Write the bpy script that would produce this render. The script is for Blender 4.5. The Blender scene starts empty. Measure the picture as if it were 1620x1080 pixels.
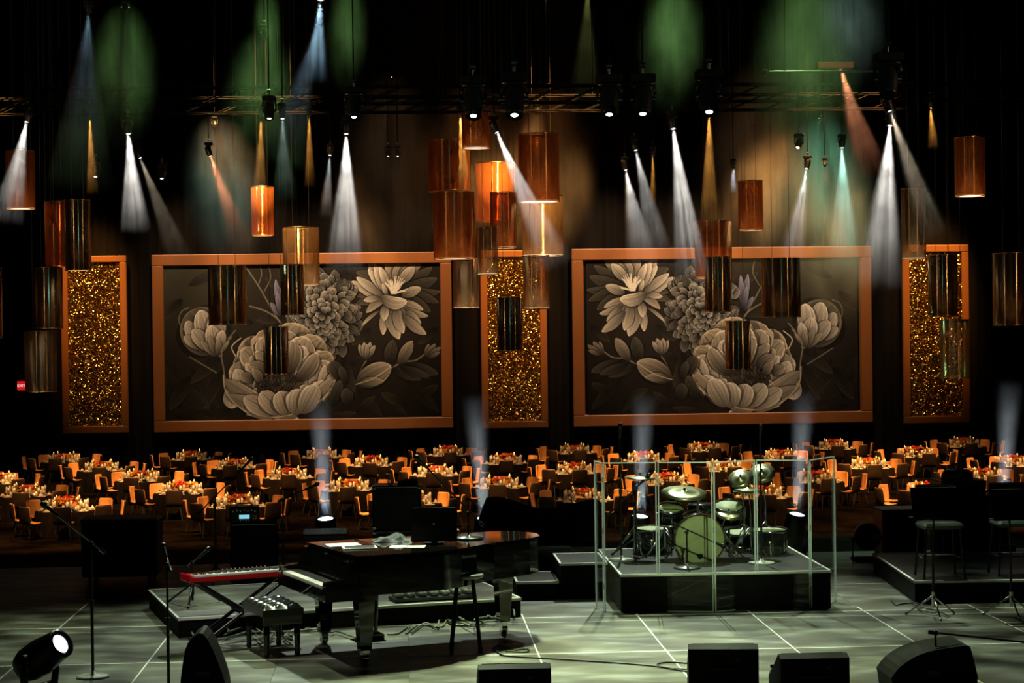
import bpy, math, random
import numpy as np
from mathutils import Vector, Matrix
random.seed(7)
RNG = np.random.default_rng(7)
S = bpy.context.scene
COL = S.collection
PI = math.pi
# ------------------------------------------------------------------ camera
FPX, CAMH = 3000.0, 3.07
_Y = Vector((640 - 810, 523 - 540, FPX)).normalized()
_Z = Vector((-math.sin(.0135), -math.cos(.0135), 0))
_Z = (_Z - _Y * _Z.dot(_Y)).normalized()
_X = _Y.cross(_Z)
CAMP = Vector((0, 0, CAMH))
cam = bpy.data.cameras.new('camera')
cam.sensor_width = 36.0
cam.lens = FPX / 1620 * 36
cam.clip_end = 300
camo = bpy.data.objects.new('camera', cam)
COL.objects.link(camo)
_R = Matrix(((_X.x, -_X.y, -_X.z), (_Y.x, -_Y.y, -_Y.z), (_Z.x, -_Z.y, -_Z.z)))
camo.matrix_world = Matrix.Translation(CAMP) @ _R.to_4x4()
S.camera = camo


def ray(px, py):
    d = Vector((px - 810, py - 540, FPX))
    return Vector((d.dot(_X), d.dot(_Y), d.dot(_Z)))


def at(px, py, Y):
    """world point seen at pixel (px,py) standing at depth Y"""
    d = ray(px, py)
    return CAMP + d * (Y / d.y)


def onz(px, py, z=0.0):
    d = ray(px, py)
    return CAMP + d * ((z - CAMH) / d.z)


# ------------------------------------------------------------------ world, exposure
S.view_settings.view_transform = 'Standard'
S.view_settings.look = 'None'
S.view_settings.exposure = 0.0
S.view_settings.gamma = 1.0
S.view_settings.use_curve_mapping = False
w = bpy.data.worlds.new('world')
S.world = w
w.use_nodes = True
w.node_tree.nodes['Background'].inputs[0].default_value = (.010, .0095, .008, 1)
w.node_tree.nodes['Background'].inputs[1].default_value = .22
cy = S.cycles
cy.max_bounces = 5
cy.diffuse_bounces = 1
cy.glossy_bounces = 3
cy.transmission_bounces = 2
cy.transparent_max_bounces = 20
cy.volume_bounces = 0
cy.sample_clamp_indirect = 1.5
cy.caustics_reflective = False
cy.caustics_refractive = False
cy.use_light_tree = True
cy.use_denoising = True
cy.volume_max_steps = 48
cy.volume_step_rate = 2.0
cy.use_adaptive_sampling = True
cy.adaptive_threshold = .03


def link(o):
    COL.objects.link(o)
    return o


def lamp(name, kind, loc, target, power, color, angle=40, blend=.3, size=.1, gobo=None):
    l = bpy.data.lights.new(name, kind)
    l.energy = power
    l.color = color
    if kind == 'SPOT':
        l.spot_size = math.radians(angle)
        l.spot_blend = blend
        l.shadow_soft_size = size
    elif kind == 'AREA':
        l.shape = 'RECTANGLE'
        l.size, l.size_y = size
    else:
        l.shadow_soft_size = size
    o = link(bpy.data.objects.new(name, l))
    o.location = loc
    if target is not None:
        o.rotation_euler = (Vector(target) - Vector(loc)).to_track_quat('-Z', 'Y').to_euler()
    if gobo:
        scale, lo, hi, kindn = gobo
        l.use_nodes = True
        nt = l.node_tree
        em = nt.nodes['Emission']
        tc = nt.nodes.new('ShaderNodeTexCoord')
        sp = nt.nodes.new('ShaderNodeSeparateXYZ')
        nt.links.new(tc.outputs['Normal'], sp.inputs[0])
        cb = nt.nodes.new('ShaderNodeCombineXYZ')
        for k in (0, 1):
            dv = nt.nodes.new('ShaderNodeMath')
            dv.operation = 'DIVIDE'
            nt.links.new(sp.outputs[k], dv.inputs[0])
            nt.links.new(sp.outputs[2], dv.inputs[1])
            nt.links.new(dv.outputs[0], cb.inputs[k])
        if kindn == 'noise':
            tx = nt.nodes.new('ShaderNodeTexNoise')
            tx.inputs['Detail'].default_value = 2
            out = tx.outputs['Fac']
        else:
            tx = nt.nodes.new('ShaderNodeTexVoronoi')
            out = tx.outputs['Distance']
        tx.inputs['Scale'].default_value = scale
        nt.links.new(cb.outputs[0], tx.inputs['Vector'])
        rp = nt.nodes.new('ShaderNodeValToRGB')
        rp.color_ramp.elements[0].position = lo
        rp.color_ramp.elements[1].position = hi
        if kindn != 'noise':
            rp.color_ramp.elements[0].color = (1, 1, 1, 1)
            rp.color_ramp.elements[1].color = (.06, .06, .06, 1)
        else:
            rp.color_ramp.elements[0].color = (.10, .10, .10, 1)
        nt.links.new(out, rp.inputs[0])
        nt.links.new(rp.outputs[0], em.inputs['Strength'])
    return o


# big lamps of the place: stage top/back lights, amber wash over the tables, added keyboard fills
GB = (13, .40, .60, 'noise')
lamp('stage_key_lamp', 'SPOT', (1.4, 22.5, 8.6), (1.5, 17.2, 0), 6800, (.82, 1.0, .58), 50, .9, .10, GB)
lamp('stage_key_lamp', 'SPOT', (-3.4, 23.0, 8.6), (-2.6, 18.0, 0), 3000, (.80, 1.0, .66), 50, .9, .10, GB)
lamp('stage_key_lamp', 'SPOT', (6.2, 23.2, 8.6), (5.4, 18.2, 0), 3000, (.82, 1.0, .70), 50, .9, .10, GB)
lamp('stage_key_lamp', 'SPOT', (1.6, 21.8, 8.6), (1.7, 17.3, 0), 7500, (.84, 1.0, .64), 30, 1.0, .10, (16, .25, .5, 'noise'))
lamp('stage_back_lamp', 'SPOT', (3.4, 27.0, 8.0), (3.4, 21.6, .6), 4200, (.85, 1.0, .82), 34, .8, .08)
lamp('stage_back_lamp', 'SPOT', (-.8, 27.0, 8.0), (-.6, 19.8, .8), 1900, (.85, 1.0, .82), 40, .8, .08)
lamp('stage_front_lamp', 'SPOT', (2.0, 4.0, 9.0), (3.4, 21.5, .75), 5000, (.80, 1.0, .50), 9, .9, .10)
lamp('keyboard_fill_lamp', 'SPOT', (-3.4, 14.5, 8.5), (-1.6, 19.1, .7), 1500, (1.0, .98, .86), 13, .8, .06)  # unseen spots added to brighten the keyboard and piano keys
lamp('keyboard_fill_lamp', 'SPOT', (-4.2, 17.2, 8.5), (-.95, 18.0, .75), 900, (1.0, 1.0, .86), 11, .8, .06)
for i, (x, y) in enumerate([(-12, 50), (-4, 50), (4, 50), (12, 50), (20, 50), (-10, 62), (1, 62), (12, 62), (22, 62)]):
    lamp('amber_wash_lamp', 'SPOT', (x, y, 12.5), (x + .3, y + 9.5, -2.5), 42000, (1.0, .45, .12), 50, .5, .25, (7, .38, .62, 'noise'))
# unseen streak lamps for the cylinders: teal inferred from reflections, warm pair added
lamp('pendant_streak_lamp', 'SPOT', (2.5, 6.0, 11.0), (.5, 50, 5.5), 1500, (.30, .95, 1.0), 42, .5, .12)
lamp('pendant_streak_lamp', 'SPOT', (-17, 30, 9.0), (3, 50, 5.5), 2200, (1.0, .62, .28), 80, .5, .15)
lamp('pendant_streak_lamp', 'SPOT', (20, 30, 9.0), (1, 50, 5.5), 2200, (1.0, .62, .28), 80, .5, .15)

# ------------------------------------------------------------------ helpers
class MB:
    """collects shapes, builds ONE mesh object"""
    def __init__(s):
        s.v = []
        s.f = []
        s.mi = []
        s.sm = []
        s.cur = 0

    def add(s, vs, fs, smooth=False):
        b = len(s.v)
        s.v += [tuple(v) for v in vs]
        for f in fs:
            s.f.append([b + i for i in f])
            s.mi.append(s.cur)
            s.sm.append(smooth)
        return s

    def box(s, c, d, rot=None, taper=1.0):
        x, y, z = d[0] / 2, d[1] / 2, d[2] / 2
        t = taper
        vs = [Vector(p) for p in ((-x * t, -y * t, -z), (x * t, -y * t, -z), (x * t, y * t, -z), (-x * t, y * t, -z), (-x, -y, z), (x, -y, z), (x, y, z), (-x, y, z))]
        if rot is not None:
            vs = [rot @ v for v in vs]
        c = Vector(c)
        return s.add([v + c for v in vs], [(3, 2, 1, 0), (4, 5, 6, 7), (0, 1, 5, 4), (1, 2, 6, 5), (2, 3, 7, 6), (3, 0, 4, 7)])

    def bbox(s, c, d, b=.01, rot=None):
        """box with chamfered vertical and top edges"""
        x, y, z = d[0] / 2, d[1] / 2, d[2] / 2
        b = min(b, x * .9, y * .9, z * .9)
        def ring(xx, yy, bb, zz):
            return [(-xx + bb, -yy, zz), (xx - bb, -yy, zz), (xx, -yy + bb, zz), (xx, yy - bb, zz), (xx - bb, yy, zz), (-xx + bb, yy, zz), (-xx, yy - bb, zz), (-xx, -yy + bb, zz)]
        rs = [ring(x - b * .7, y - b * .7, b, -z), ring(x, y, b, -z + b), ring(x, y, b, z - b), ring(x - b * .7, y - b * .7, b, z)]
        vs = [Vector(p) for r in rs for p in r]
        if rot is not None:
            vs = [rot @ v for v in vs]
        c = Vector(c)
        fs = [tuple(range(7, -1, -1)), tuple(range(24, 32))]
        for k in range(3):
            for i in range(8):
                j = (i + 1) % 8
                fs.append((k * 8 + i, k * 8 + j, k * 8 + 8 + j, k * 8 + 8 + i))
        return s.add([v + c for v in vs], fs)

    def cyl(s, p0, p1, r0, r1=None, n=12, caps=True, smooth=True):
        p0, p1 = Vector(p0), Vector(p1)
        r1 = r0 if r1 is None else r1
        d = (p1 - p0)
        if d.length < 1e-9:
            return s
        q = d.to_track_quat('Z', 'Y')
        vs = []
        for p, r in ((p0, r0), (p1, r1)):
            for i in range(n):
                a = 2 * PI * i / n
                vs.append(p + q @ Vector((r * math.cos(a), r * math.sin(a), 0)))
        s.add(vs, [(i, (i + 1) % n, n + (i + 1) % n, n + i) for i in range(n)], smooth)
        if caps:
            s.add(vs[:n], [tuple(range(n - 1, -1, -1))])
            s.add(vs[n:], [tuple(range(n))])
        return s

    def tube(s, pts, r, n=6):
        pts = [Vector(p) for p in pts]
        vs, fs = [], []
        for k, p in enumerate(pts):
            a, b = pts[max(k - 1, 0)], pts[min(k + 1, len(pts) - 1)]
            q = (b - a).to_track_quat('Z', 'Y')
            for i in range(n):
                an = 2 * PI * i / n
                vs.append(p + q @ Vector((r * math.cos(an), r * math.sin(an), 0)))
        for k in range(len(pts) - 1):
            for i in range(n):
                j = (i + 1) % n
                fs.append((k * n + i, k * n + j, k * n + n + j, k * n + n + i))
        fs.append(tuple(range(n - 1, -1, -1)))
        fs.append(tuple((len(pts) - 1) * n + i for i in range(n)))
        return s.add(vs, fs, True)

    def lathe(s, prof, n=16, o=(0, 0, 0), q=None, close=False):
        """profile [(r,z)] turned about z"""
        o = Vector(o)
        vs, fs = [], []
        for r, z in prof:
            for i in range(n):
                a = 2 * PI * i / n
                p = Vector((r * math.cos(a), r * math.sin(a), z))
                vs.append(o + (q @ p if q is not None else p))
        m = len(prof)
        for k in range(m - 1 + (1 if close else 0)):
            k2 = (k + 1) % m
            for i in range(n):
                j = (i + 1) % n
                fs.append((k * n + i, k * n + j, k2 * n + j, k2 * n + i))
        if not close:
            if prof[0][0] > 1e-5:
                fs.append(tuple(range(n - 1, -1, -1)))
            if prof[-1][0] > 1e-5:
                fs.append(tuple((m - 1) * n + i for i in range(n)))
        return s.add(vs, fs, True)

    def prism(s, poly, z0, z1, q=None, o=(0, 0, 0)):
        n = len(poly)
        o = Vector(o)
        vs = [Vector((x, y, z0)) for x, y in poly] + [Vector((x, y, z1)) for x, y in poly]
        vs = [o + (q @ v if q is not None else v) for v in vs]
        fs = [tuple(range(n - 1, -1, -1)), tuple(range(n, 2 * n))] + [(i, (i + 1) % n, n + (i + 1) % n, n + i) for i in range(n)]
        return s.add(vs, fs)

    def mesh(s, name, *mats):
        me = bpy.data.meshes.new(name)
        me.from_pydata(s.v, [], s.f)
        for m in mats:
            me.materials.append(m)
        me.polygons.foreach_set('material_index', s.mi)
        me.polygons.foreach_set('use_smooth', s.sm)
        me.update()
        return me

    def build(s, name, mats, parent=None):
        if not isinstance(mats, (list, tuple)):
            mats = [mats]
        o = link(bpy.data.objects.new(name, s.mesh(name, *mats)))
        if parent is not None:
            o.parent = parent
        return o


def tag(o, label=None, cat=None, group=None, kind=None):
    if label:
        o['label'] = label
    if cat:
        o['category'] = cat
    if group:
        o['group'] = group
    if kind:
        o['kind'] = kind
    return o


def thing(name, label, cat, loc=(0, 0, 0), rz=0.0, group=None):
    o = link(bpy.data.objects.new(name, None))
    o.empty_display_size = .1
    o.location = loc
    o.rotation_euler = (0, 0, rz)
    return tag(o, label, cat, group)


def copy_tree(o, parent=None):
    c = o.copy()
    link(c)
    c.parent = parent
    for ch in o.children:
        copy_tree(ch, c)
    return c


def lin(c):
    return tuple((x / 12.92 if x <= .04045 else ((x + .055) / 1.055) ** 2.4) for x in c)


def rgb(r, g, b):
    return lin((r / 255, g / 255, b / 255))


MATS = {}


def M(name, col, rough=.5, metal=0.0, var=.18, scale=6.0, bump=0.0, coat=0.0, spec=.5, stretch=None):
    if name in MATS:
        return MATS[name]
    m = bpy.data.materials.new(name)
    m.use_nodes = True
    nt = m.node_tree
    b = nt.nodes['Principled BSDF']
    b.inputs['Roughness'].default_value = rough
    b.inputs['Metallic'].default_value = metal
    b.inputs['Coat Weight'].default_value = coat
    b.inputs['Specular IOR Level'].default_value = spec
    tc = nt.nodes.new('ShaderNodeTexCoord')
    nz = nt.nodes.new('ShaderNodeTexNoise')
    nz.inputs['Scale'].default_value = scale
    nz.inputs['Detail'].default_value = 3
    if stretch:
        mp = nt.nodes.new('ShaderNodeMapping')
        mp.inputs['Scale'].default_value = stretch
        nt.links.new(tc.outputs['Object'], mp.inputs[0])
        nt.links.new(mp.outputs[0], nz.inputs['Vector'])
    else:
        nt.links.new(tc.outputs['Object'], nz.inputs['Vector'])
    rp = nt.nodes.new('ShaderNodeValToRGB')
    rp.color_ramp.elements[0].position = .3
    rp.color_ramp.elements[1].position = .7
    rp.color_ramp.elements[0].color = tuple(c * (1 - var) for c in col) + (1,)
    rp.color_ramp.elements[1].color = tuple(min(1, c * (1 + var)) for c in col) + (1,)
    nt.links.new(nz.outputs['Fac'], rp.inputs[0])
    nt.links.new(rp.outputs[0], b.inputs['Base Color'])
    if bump:
        bp = nt.nodes.new('ShaderNodeBump')
        bp.inputs['Strength'].default_value = bump
        bp.inputs['Distance'].default_value = .02
        nt.links.new(nz.outputs['Fac'], bp.inputs['Height'])
        nt.links.new(bp.outputs[0], b.inputs['Normal'])
    MATS[name] = m
    return m


def EM(name, col, strength, sampled=False):
    if name in MATS:
        return MATS[name]
    m = bpy.data.materials.new(name)
    m.use_nodes = True
    nt = m.node_tree
    nt.nodes.clear()
    e = nt.nodes.new('ShaderNodeEmission')
    e.inputs[0].default_value = tuple(col) + (1,)
    e.inputs[1].default_value = strength
    o = nt.nodes.new('ShaderNodeOutputMaterial')
    nt.links.new(e.outputs[0], o.inputs[0])
    if not sampled:
        m.cycles.emission_sampling = 'NONE'
    MATS[name] = m
    return m


def CLEAR(name, tint, gloss_col, amount, rough=.03, streak=0.0, diff=None, fres=.35):
    """see-through sheet: tinted transparency + mirror gloss (procedural)"""
    if name in MATS:
        return MATS[name]
    m = bpy.data.materials.new(name)
    m.use_nodes = True
    nt = m.node_tree
    nt.nodes.clear()
    N, L = nt.nodes.new, nt.links.new
    out = N('ShaderNodeOutputMaterial')
    tr = N('ShaderNodeBsdfTransparent')
    tr.inputs[0].default_value = tuple(tint) + (1,)
    gl = N('ShaderNodeBsdfGlossy')
    gl.inputs['Color'].default_value = tuple(gloss_col) + (1,)
    gl.inputs['Roughness'].default_value = rough
    fr = N('ShaderNodeFresnel')
    fr.inputs[0].default_value = 1.45
    mt = N('ShaderNodeMath')
    mt.operation = 'ADD'
    mt.use_clamp = True
    mt.inputs[1].default_value = amount
    fm = N('ShaderNodeMath')
    fm.operation = 'MULTIPLY'
    fm.inputs[1].default_value = fres
    L(fr.outputs[0], fm.inputs[0])
    L(fm.outputs[0], mt.inputs[0])
    mx = N('ShaderNodeMixShader')
    L(mt.outputs[0], mx.inputs[0])
    L(tr.outputs[0], mx.inputs[1])
    L(gl.outputs[0], mx.inputs[2])
    last = mx
    if streak:
        tg = N('ShaderNodeTangent')
        tg.direction_type = 'RADIAL'
        tg.axis = 'Z'
        gl.inputs['Anisotropy'].default_value = streak
        L(tg.outputs[0], gl.inputs['Tangent'])
        tc = N('ShaderNodeTexCoord')
        mp = N('ShaderNodeMapping')
        mp.inputs['Scale'].default_value = (1, 1, .02)
        nz = N('ShaderNodeTexNoise')
        nz.inputs['Scale'].default_value = 9.0
        nz.inputs['Detail'].default_value = 2
        bp = N('ShaderNodeBump')
        bp.inputs['Strength'].default_value = .25
        bp.inputs['Distance'].default_value = .02
        L(tc.outputs['Object'], mp.inputs[0])
        L(mp.outputs[0], nz.inputs['Vector'])
        L(nz.outputs['Fac'], bp.inputs['Height'])
        L(bp.outputs[0], gl.inputs['Normal'])
    if diff:
        df = N('ShaderNodeBsdfDiffuse')
        df.inputs[0].default_value = tuple(diff[0]) + (1,)
        m2 = N('ShaderNodeMixShader')
        m2.inputs[0].default_value = diff[1]
        L(mx.outputs[0], m2.inputs[1])
        L(df.outputs[0], m2.inputs[2])
        last = m2
    L(last.outputs[0], out.inputs[0])
    MATS[name] = m
    return m


black = M('black_paint', (.005, .005, .005), .65, var=.3, spec=.1)
rigging = M('black_rigging', (.004, .004, .004), .9, spec=.02)
satin = M('black_satin', (.010, .010, .010), .3, var=.2)
lacquer = M('black_lacquer', (.006, .005, .0045), .045, var=.1, coat=.6)
chrome = M('chrome', (.75, .75, .74), .14, 1.0, var=.05)
darksteel = M('dark_steel', (.05, .05, .05), .35, .8)
tape = M('cream_tape', (.88, .92, .78), .6, var=.15, scale=9)
whitecloth = M('white_paper', (.8, .8, .77), .7, var=.05)
rubber = M('cable_rubber', (.012, .012, .012), .4)
lens_white = EM('lens_white', (1, .97, .9), 14.0)
lens_cool = EM('lens_cool', (.8, .92, 1.0), 5.0)
lens_warm = EM('lens_warm', (1, .45, .22), 8.0)

# ------------------------------------------------------------------ the setting
GZ = -2.9          # banquet floor
WY = 84.0          # back wall
CEIL = 20.0
carpet = M('dark_carpet', (.006, .0045, .0035), .9, var=.4, scale=3, bump=.2, spec=.0)
drape = M('dark_drape', (.012, .0085, .0060), .9, var=.35, scale=1.2, stretch=(1, 1, .08), bump=.3, spec=0.0)
ceilm = M('black_ceiling', (.006, .006, .006), .9, spec=0)
deckm = M('gobo_dappled_deck', (.175, .174, .122), .42, var=.72, scale=2.2, stretch=(.6, 1.5, 1), bump=.05)  # blotches put the dappled gobo light into the deck colour

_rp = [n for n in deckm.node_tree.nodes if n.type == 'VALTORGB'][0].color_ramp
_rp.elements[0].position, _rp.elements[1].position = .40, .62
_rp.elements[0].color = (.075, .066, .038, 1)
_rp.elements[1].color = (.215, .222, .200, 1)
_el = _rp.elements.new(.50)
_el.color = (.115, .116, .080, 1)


def struct(name, mb, m):
    return tag(mb.build(name, m), kind='structure')


struct('floor', MB().box((2, 40, GZ - .1), (84, 96, .2)), carpet)
struct('ceiling', MB().box((2, 40, CEIL + .1), (84, 96, .2)), ceilm)
# back wall as a pleated dark drape
mbw = MB()
nx = 700
vs = []
for i in range(nx + 1):
    x = -40 + 84 * i / nx
    y = WY + .3 + .07 * math.sin(i * 1.9) + .04 * math.sin(i * .73 + 1)
    vs += [(x, y, GZ), (x, y, CEIL)]
mbw.add(vs, [(2 * i, 2 * i + 2, 2 * i + 3, 2 * i + 1) for i in range(nx)], True)
mbw.box((2, WY + .6, (GZ + CEIL) / 2), (84, .2, CEIL - GZ))
struct('wall_back', mbw, drape)
struct('wall_left', MB().box((-40.1, 40, (GZ + CEIL) / 2), (.2, 96, CEIL - GZ)), drape)
struct('wall_right', MB().box((44.1, 40, (GZ + CEIL) / 2), (.2, 96, CEIL - GZ)), drape)
# stage: a body with deck panels lying on it, each its own piece, and light seam strips
DX, DY = 1.22, 2.24
XL = [1.22 * k + .0 for k in range(-7, 9)]
YL = [17.86 - 2.24 * 3, 17.86 - 2.24 * 2, 17.86 - 2.24, 17.86, 20.10, 22.25, 25.4]
stage = MB().box(((XL[0] + XL[-1]) / 2, (YL[0] + YL[-1]) / 2, (GZ - .02) / 2), (XL[-1] - XL[0], YL[-1] - YL[0], -GZ - .02)).build('stage_floor', satin)
tag(stage, kind='structure')
panels = {}
for j in range(len(YL) - 1):
    dy = YL[j + 1] - YL[j]
    key = round(dy, 2)
    if key not in panels:
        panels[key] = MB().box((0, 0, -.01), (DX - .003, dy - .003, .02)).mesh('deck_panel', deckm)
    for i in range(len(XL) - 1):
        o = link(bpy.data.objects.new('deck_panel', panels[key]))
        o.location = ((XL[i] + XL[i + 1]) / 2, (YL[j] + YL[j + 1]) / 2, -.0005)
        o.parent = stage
        # seams as in the photograph: long depth lines right and left, few under the piano
for x in XL[1:-1]:
    if -2.3 < x < 1.0 or abs(x) > 9:
        continue
    y1 = 22.2 if x < 0 else 20.4
    MB().box((x, (YL[0] + y1) / 2, .001), (.014, y1 - YL[0], .002)).build('seam_tape', tape, stage)
for y, wd in ((17.86, .024), (20.10, .024), (19.75, .012), (22.2, .02)):
    MB().box((.6, y, .001), (17.0, wd, .002)).build('seam_tape', tape, stage)

# ------------------------------------------------------------------ painted flowers for the two murals
PW, PH = 437, 241          # canvas size in the painting's own units
SC = 1.6
GW, GH = int(PW * SC), int(PH * SC)
yy, xx = np.mgrid[0:GH, 0:GW]
UX, UY = xx / SC, yy / SC
IMG = np.zeros((GH, GW, 3))
fx, fy = UX / PW, UY / PH
base = np.array([.165, .132, .098])
IMG[:] = base
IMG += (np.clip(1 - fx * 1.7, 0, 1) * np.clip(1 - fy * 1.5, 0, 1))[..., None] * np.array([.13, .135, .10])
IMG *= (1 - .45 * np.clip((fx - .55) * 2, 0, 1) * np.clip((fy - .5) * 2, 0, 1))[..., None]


def shape(bx, by, tx, ty, wd, kind, bend=0.0):
    L = math.hypot(tx - bx, ty - by)
    pad = wd + abs(bend) * L + 3
    x0, x1 = int((min(bx, tx) - pad) * SC), int((max(bx, tx) + pad) * SC) + 1
    y0, y1 = int((min(by, ty) - pad) * SC), int((max(by, ty) + pad) * SC) + 1
    x0, y0, x1, y1 = max(0, x0), max(0, y0), min(GW, x1), min(GH, y1)
    if x1 <= x0 or y1 <= y0:
        return None
    X, Y = UX[y0:y1, x0:x1] - bx, UY[y0:y1, x0:x1] - by
    ca, sa = (tx - bx) / L, (ty - by) / L
    t = (X * ca + Y * sa) / L
    q = -X * sa + Y * ca
    q = q - bend * L * np.clip(t, 0, 1) * (1 - np.clip(t, 0, 1)) * 4 * .5
    tc = np.clip(t, 1e-4, 1 - 1e-4)
    if kind == 'point':
        wv = 1.9 * tc ** .65 * (1 - tc) ** .62
    elif kind == 'round':
        wv = np.sqrt(np.clip(1 - ((tc - .60) / np.where(tc < .60, .60, .40)) ** 2, 0, 1))
    elif kind == 'frill':
        wv = np.sqrt(np.clip(1 - ((tc - .60) / np.where(tc < .60, .60, .40)) ** 2, 0, 1))
        wv = wv * (1 - .10 * np.clip(np.sin(q * .55 + bx) * 1.2, 0, 1) * tc)
    else:
        wv = np.sqrt(np.clip(1 - (2 * tc - 1) ** 2, 0, 1))
    wv = wv * wd / 2 + 1e-6
    s = q / wv
    ins = (t > 0) & (t < 1) & (np.abs(s) < 1)
    soft = np.clip((1 - np.abs(s)) * wv * 1.4, 0, 1) * ins
    return (slice(y0, y1), slice(x0, x1)), tc, s, soft, wv, q


def petal(bx, by, tx, ty, wd, col, kind='point', bend=0.0, dark=.28, edge=.30, vein=.10, alpha=1.0, shadow=.6, side=.15, vn=5):
    if shadow:
        r = shape(bx, by, tx, ty, wd * 1.22 + 2, kind, bend)
        if r:
            sl, t, s, soft, wv, q = r
            IMG[sl] *= (1 - shadow * .55 * np.clip(soft, 0, 1) * alpha)[..., None]
    r = shape(bx, by, tx, ty, wd, kind, bend)
    if not r:
        return
    sl, t, s, soft, wv, q = r
    sh = dark + (1 - dark) * t ** .8
    ph = (bx * 1.7 + by * 2.3) % 6.28
    sh = sh * (1 + .06 * np.sin(s * 17 + ph) + .05 * np.sin(s * 31 + 2 * ph + t * 3)) * (1 - .18 * np.exp(-((s - .15 * math.sin(ph)) / .10) ** 2))
    sh = sh * (1 - side * s) * (1 - vein * (.5 + .5 * np.sin(s * vn * PI)))
    rim = np.clip((np.abs(s) - .84) / .12, 0, 1) * np.clip(t * 1.6, 0, 1) * 1.25 + np.clip((t - .94) / .05, 0, 1)
    c = np.array(col)[None, None] * sh[..., None] + edge * rim[..., None] * np.array(col)[None, None]
    a = (soft * alpha)[..., None]
    IMG[sl] = IMG[sl] * (1 - a) + c * a


def stroke(pts, wd, col, alpha=1.0):
    pts = [np.array(p, float) for p in pts]
    out = []
    n = 14
    for k in range(len(pts) - 1):
        p0, p1, p2, p3 = pts[max(k - 1, 0)], pts[k], pts[k + 1], pts[min(k + 2, len(pts) - 1)]
        for i in range(n):
            t = i / n
            out.append(.5 * (2 * p1 + (p2 - p0) * t + (2 * p0 - 5 * p1 + 4 * p2 - p3) * t * t + (3 * p1 - p0 - 3 * p2 + p3) * t ** 3))
    out.append(pts[-1])
    for k in range(len(out) - 1):
        a, b = out[k], out[k + 1]
        d = b - a
        L2 = max(d @ d, 1e-6)
        x0, x1 = int((min(a[0], b[0]) - wd - 1) * SC), int((max(a[0], b[0]) + wd + 1) * SC) + 2
        y0, y1 = int((min(a[1], b[1]) - wd - 1) * SC), int((max(a[1], b[1]) + wd + 1) * SC) + 2
        x0, y0, x1, y1 = max(0, x0), max(0, y0), min(GW, x1), min(GH, y1)
        if x1 <= x0 or y1 <= y0:
            continue
        X, Y = UX[y0:y1, x0:x1], UY[y0:y1, x0:x1]
        t = np.clip(((X - a[0]) * d[0] + (Y - a[1]) * d[1]) / L2, 0, 1)
        dist = np.hypot(X - a[0] - t * d[0], Y - a[1] - t * d[1])
        al = (np.clip((wd / 2 - dist) * 1.6 + .5, 0, 1) * alpha)[..., None]
        reg = IMG[y0:y1, x0:x1]
        IMG[y0:y1, x0:x1] = np.maximum(reg, reg * (1 - al) + np.array(col)[None, None] * al)


def P(x, y):
    return x - 260, y - 419


CR = (.86, .765, .65)
CR2 = (.70, .615, .51)
GR = (.56, .51, .45)
DIM = (.34, .30, .24)
DK = (.25, .22, .17)


def pet(x0, y0, x1, y1, wd, col=CR, **k):
    petal(x0 - 260, y0 - 419, x1 - 260, y1 - 419, wd, col, **k)


# faint back foliage
for a in [(262, 600, 330, 640, 34), (275, 650, 360, 668, 22), (330, 560, 318, 632, 16), (300, 575, 345, 640, 14), (285, 640, 262, 575, 26),
          (640, 600, 690, 650, 22), (600, 620, 640, 655, 14), (560, 612, 600, 655, 18), (540, 640, 560, 610, 20), (395, 425, 350, 470, 26), (300, 450, 350, 425, 22),
          (700, 600, 650, 585, 18)]:
    pet(*a, DK, alpha=.55, shadow=0, edge=.5)
# mid-tone leaves filling the ground around the flowers
for a in [(350, 560, 300, 600, 22), (352, 580, 322, 640, 20), (300, 590, 268, 640, 26), (365, 640, 330, 668, 22), (540, 560, 556, 620, 20), (550, 575, 585, 560, 16), (470, 470, 420, 440, 22), (455, 500, 405, 505, 20),
          (560, 430, 535, 410, 22), (585, 520, 555, 545, 18), (690, 520, 660, 545, 18), (695, 470, 668, 440, 22), (640, 640, 600, 620, 20), (660, 625, 690, 610, 18), (560, 650, 590, 625, 16), (290, 470, 262, 500, 20), (365, 500, 392, 470, 18),
          (380, 540, 352, 515, 18), (400, 510, 372, 500, 16), (500, 660, 560, 650, 16)]:
    pet(*a, (.30, .255, .19), alpha=.75, shadow=.3, edge=.55, vein=.2)
# stems
for pts, wd in [([(388, 420), (408, 450), (425, 480), (447, 518)], 2.0), ([(408, 452), (414, 435), (412, 420)], 1.4), ([(418, 460), (428, 440), (425, 421)], 1.4),
                ([(395, 483), (420, 491), (440, 505), (452, 522)], 2.2), ([(345, 545), (352, 575), (356, 610)], 2.0), ([(346, 560), (356, 540), (366, 530)], 1.6),
                ([(617, 582), (635, 572), (655, 570), (675, 556)], 2.2), ([(577, 570), (570, 580), (560, 602)], 1.6), ([(592, 495), (575, 512), (568, 522)], 2.0)]:
    stroke([P(*p) for p in pts], wd, (.52, .45, .36))
# violet bud beside the stem
for a in [(444, 500, 428, 478, 12), (444, 500, 436, 442, 14), (444, 500, 448, 444, 14), (444, 498, 438, 462, 13)]:
    pet(*a, (.60, .56, .60), edge=.35)
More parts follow.
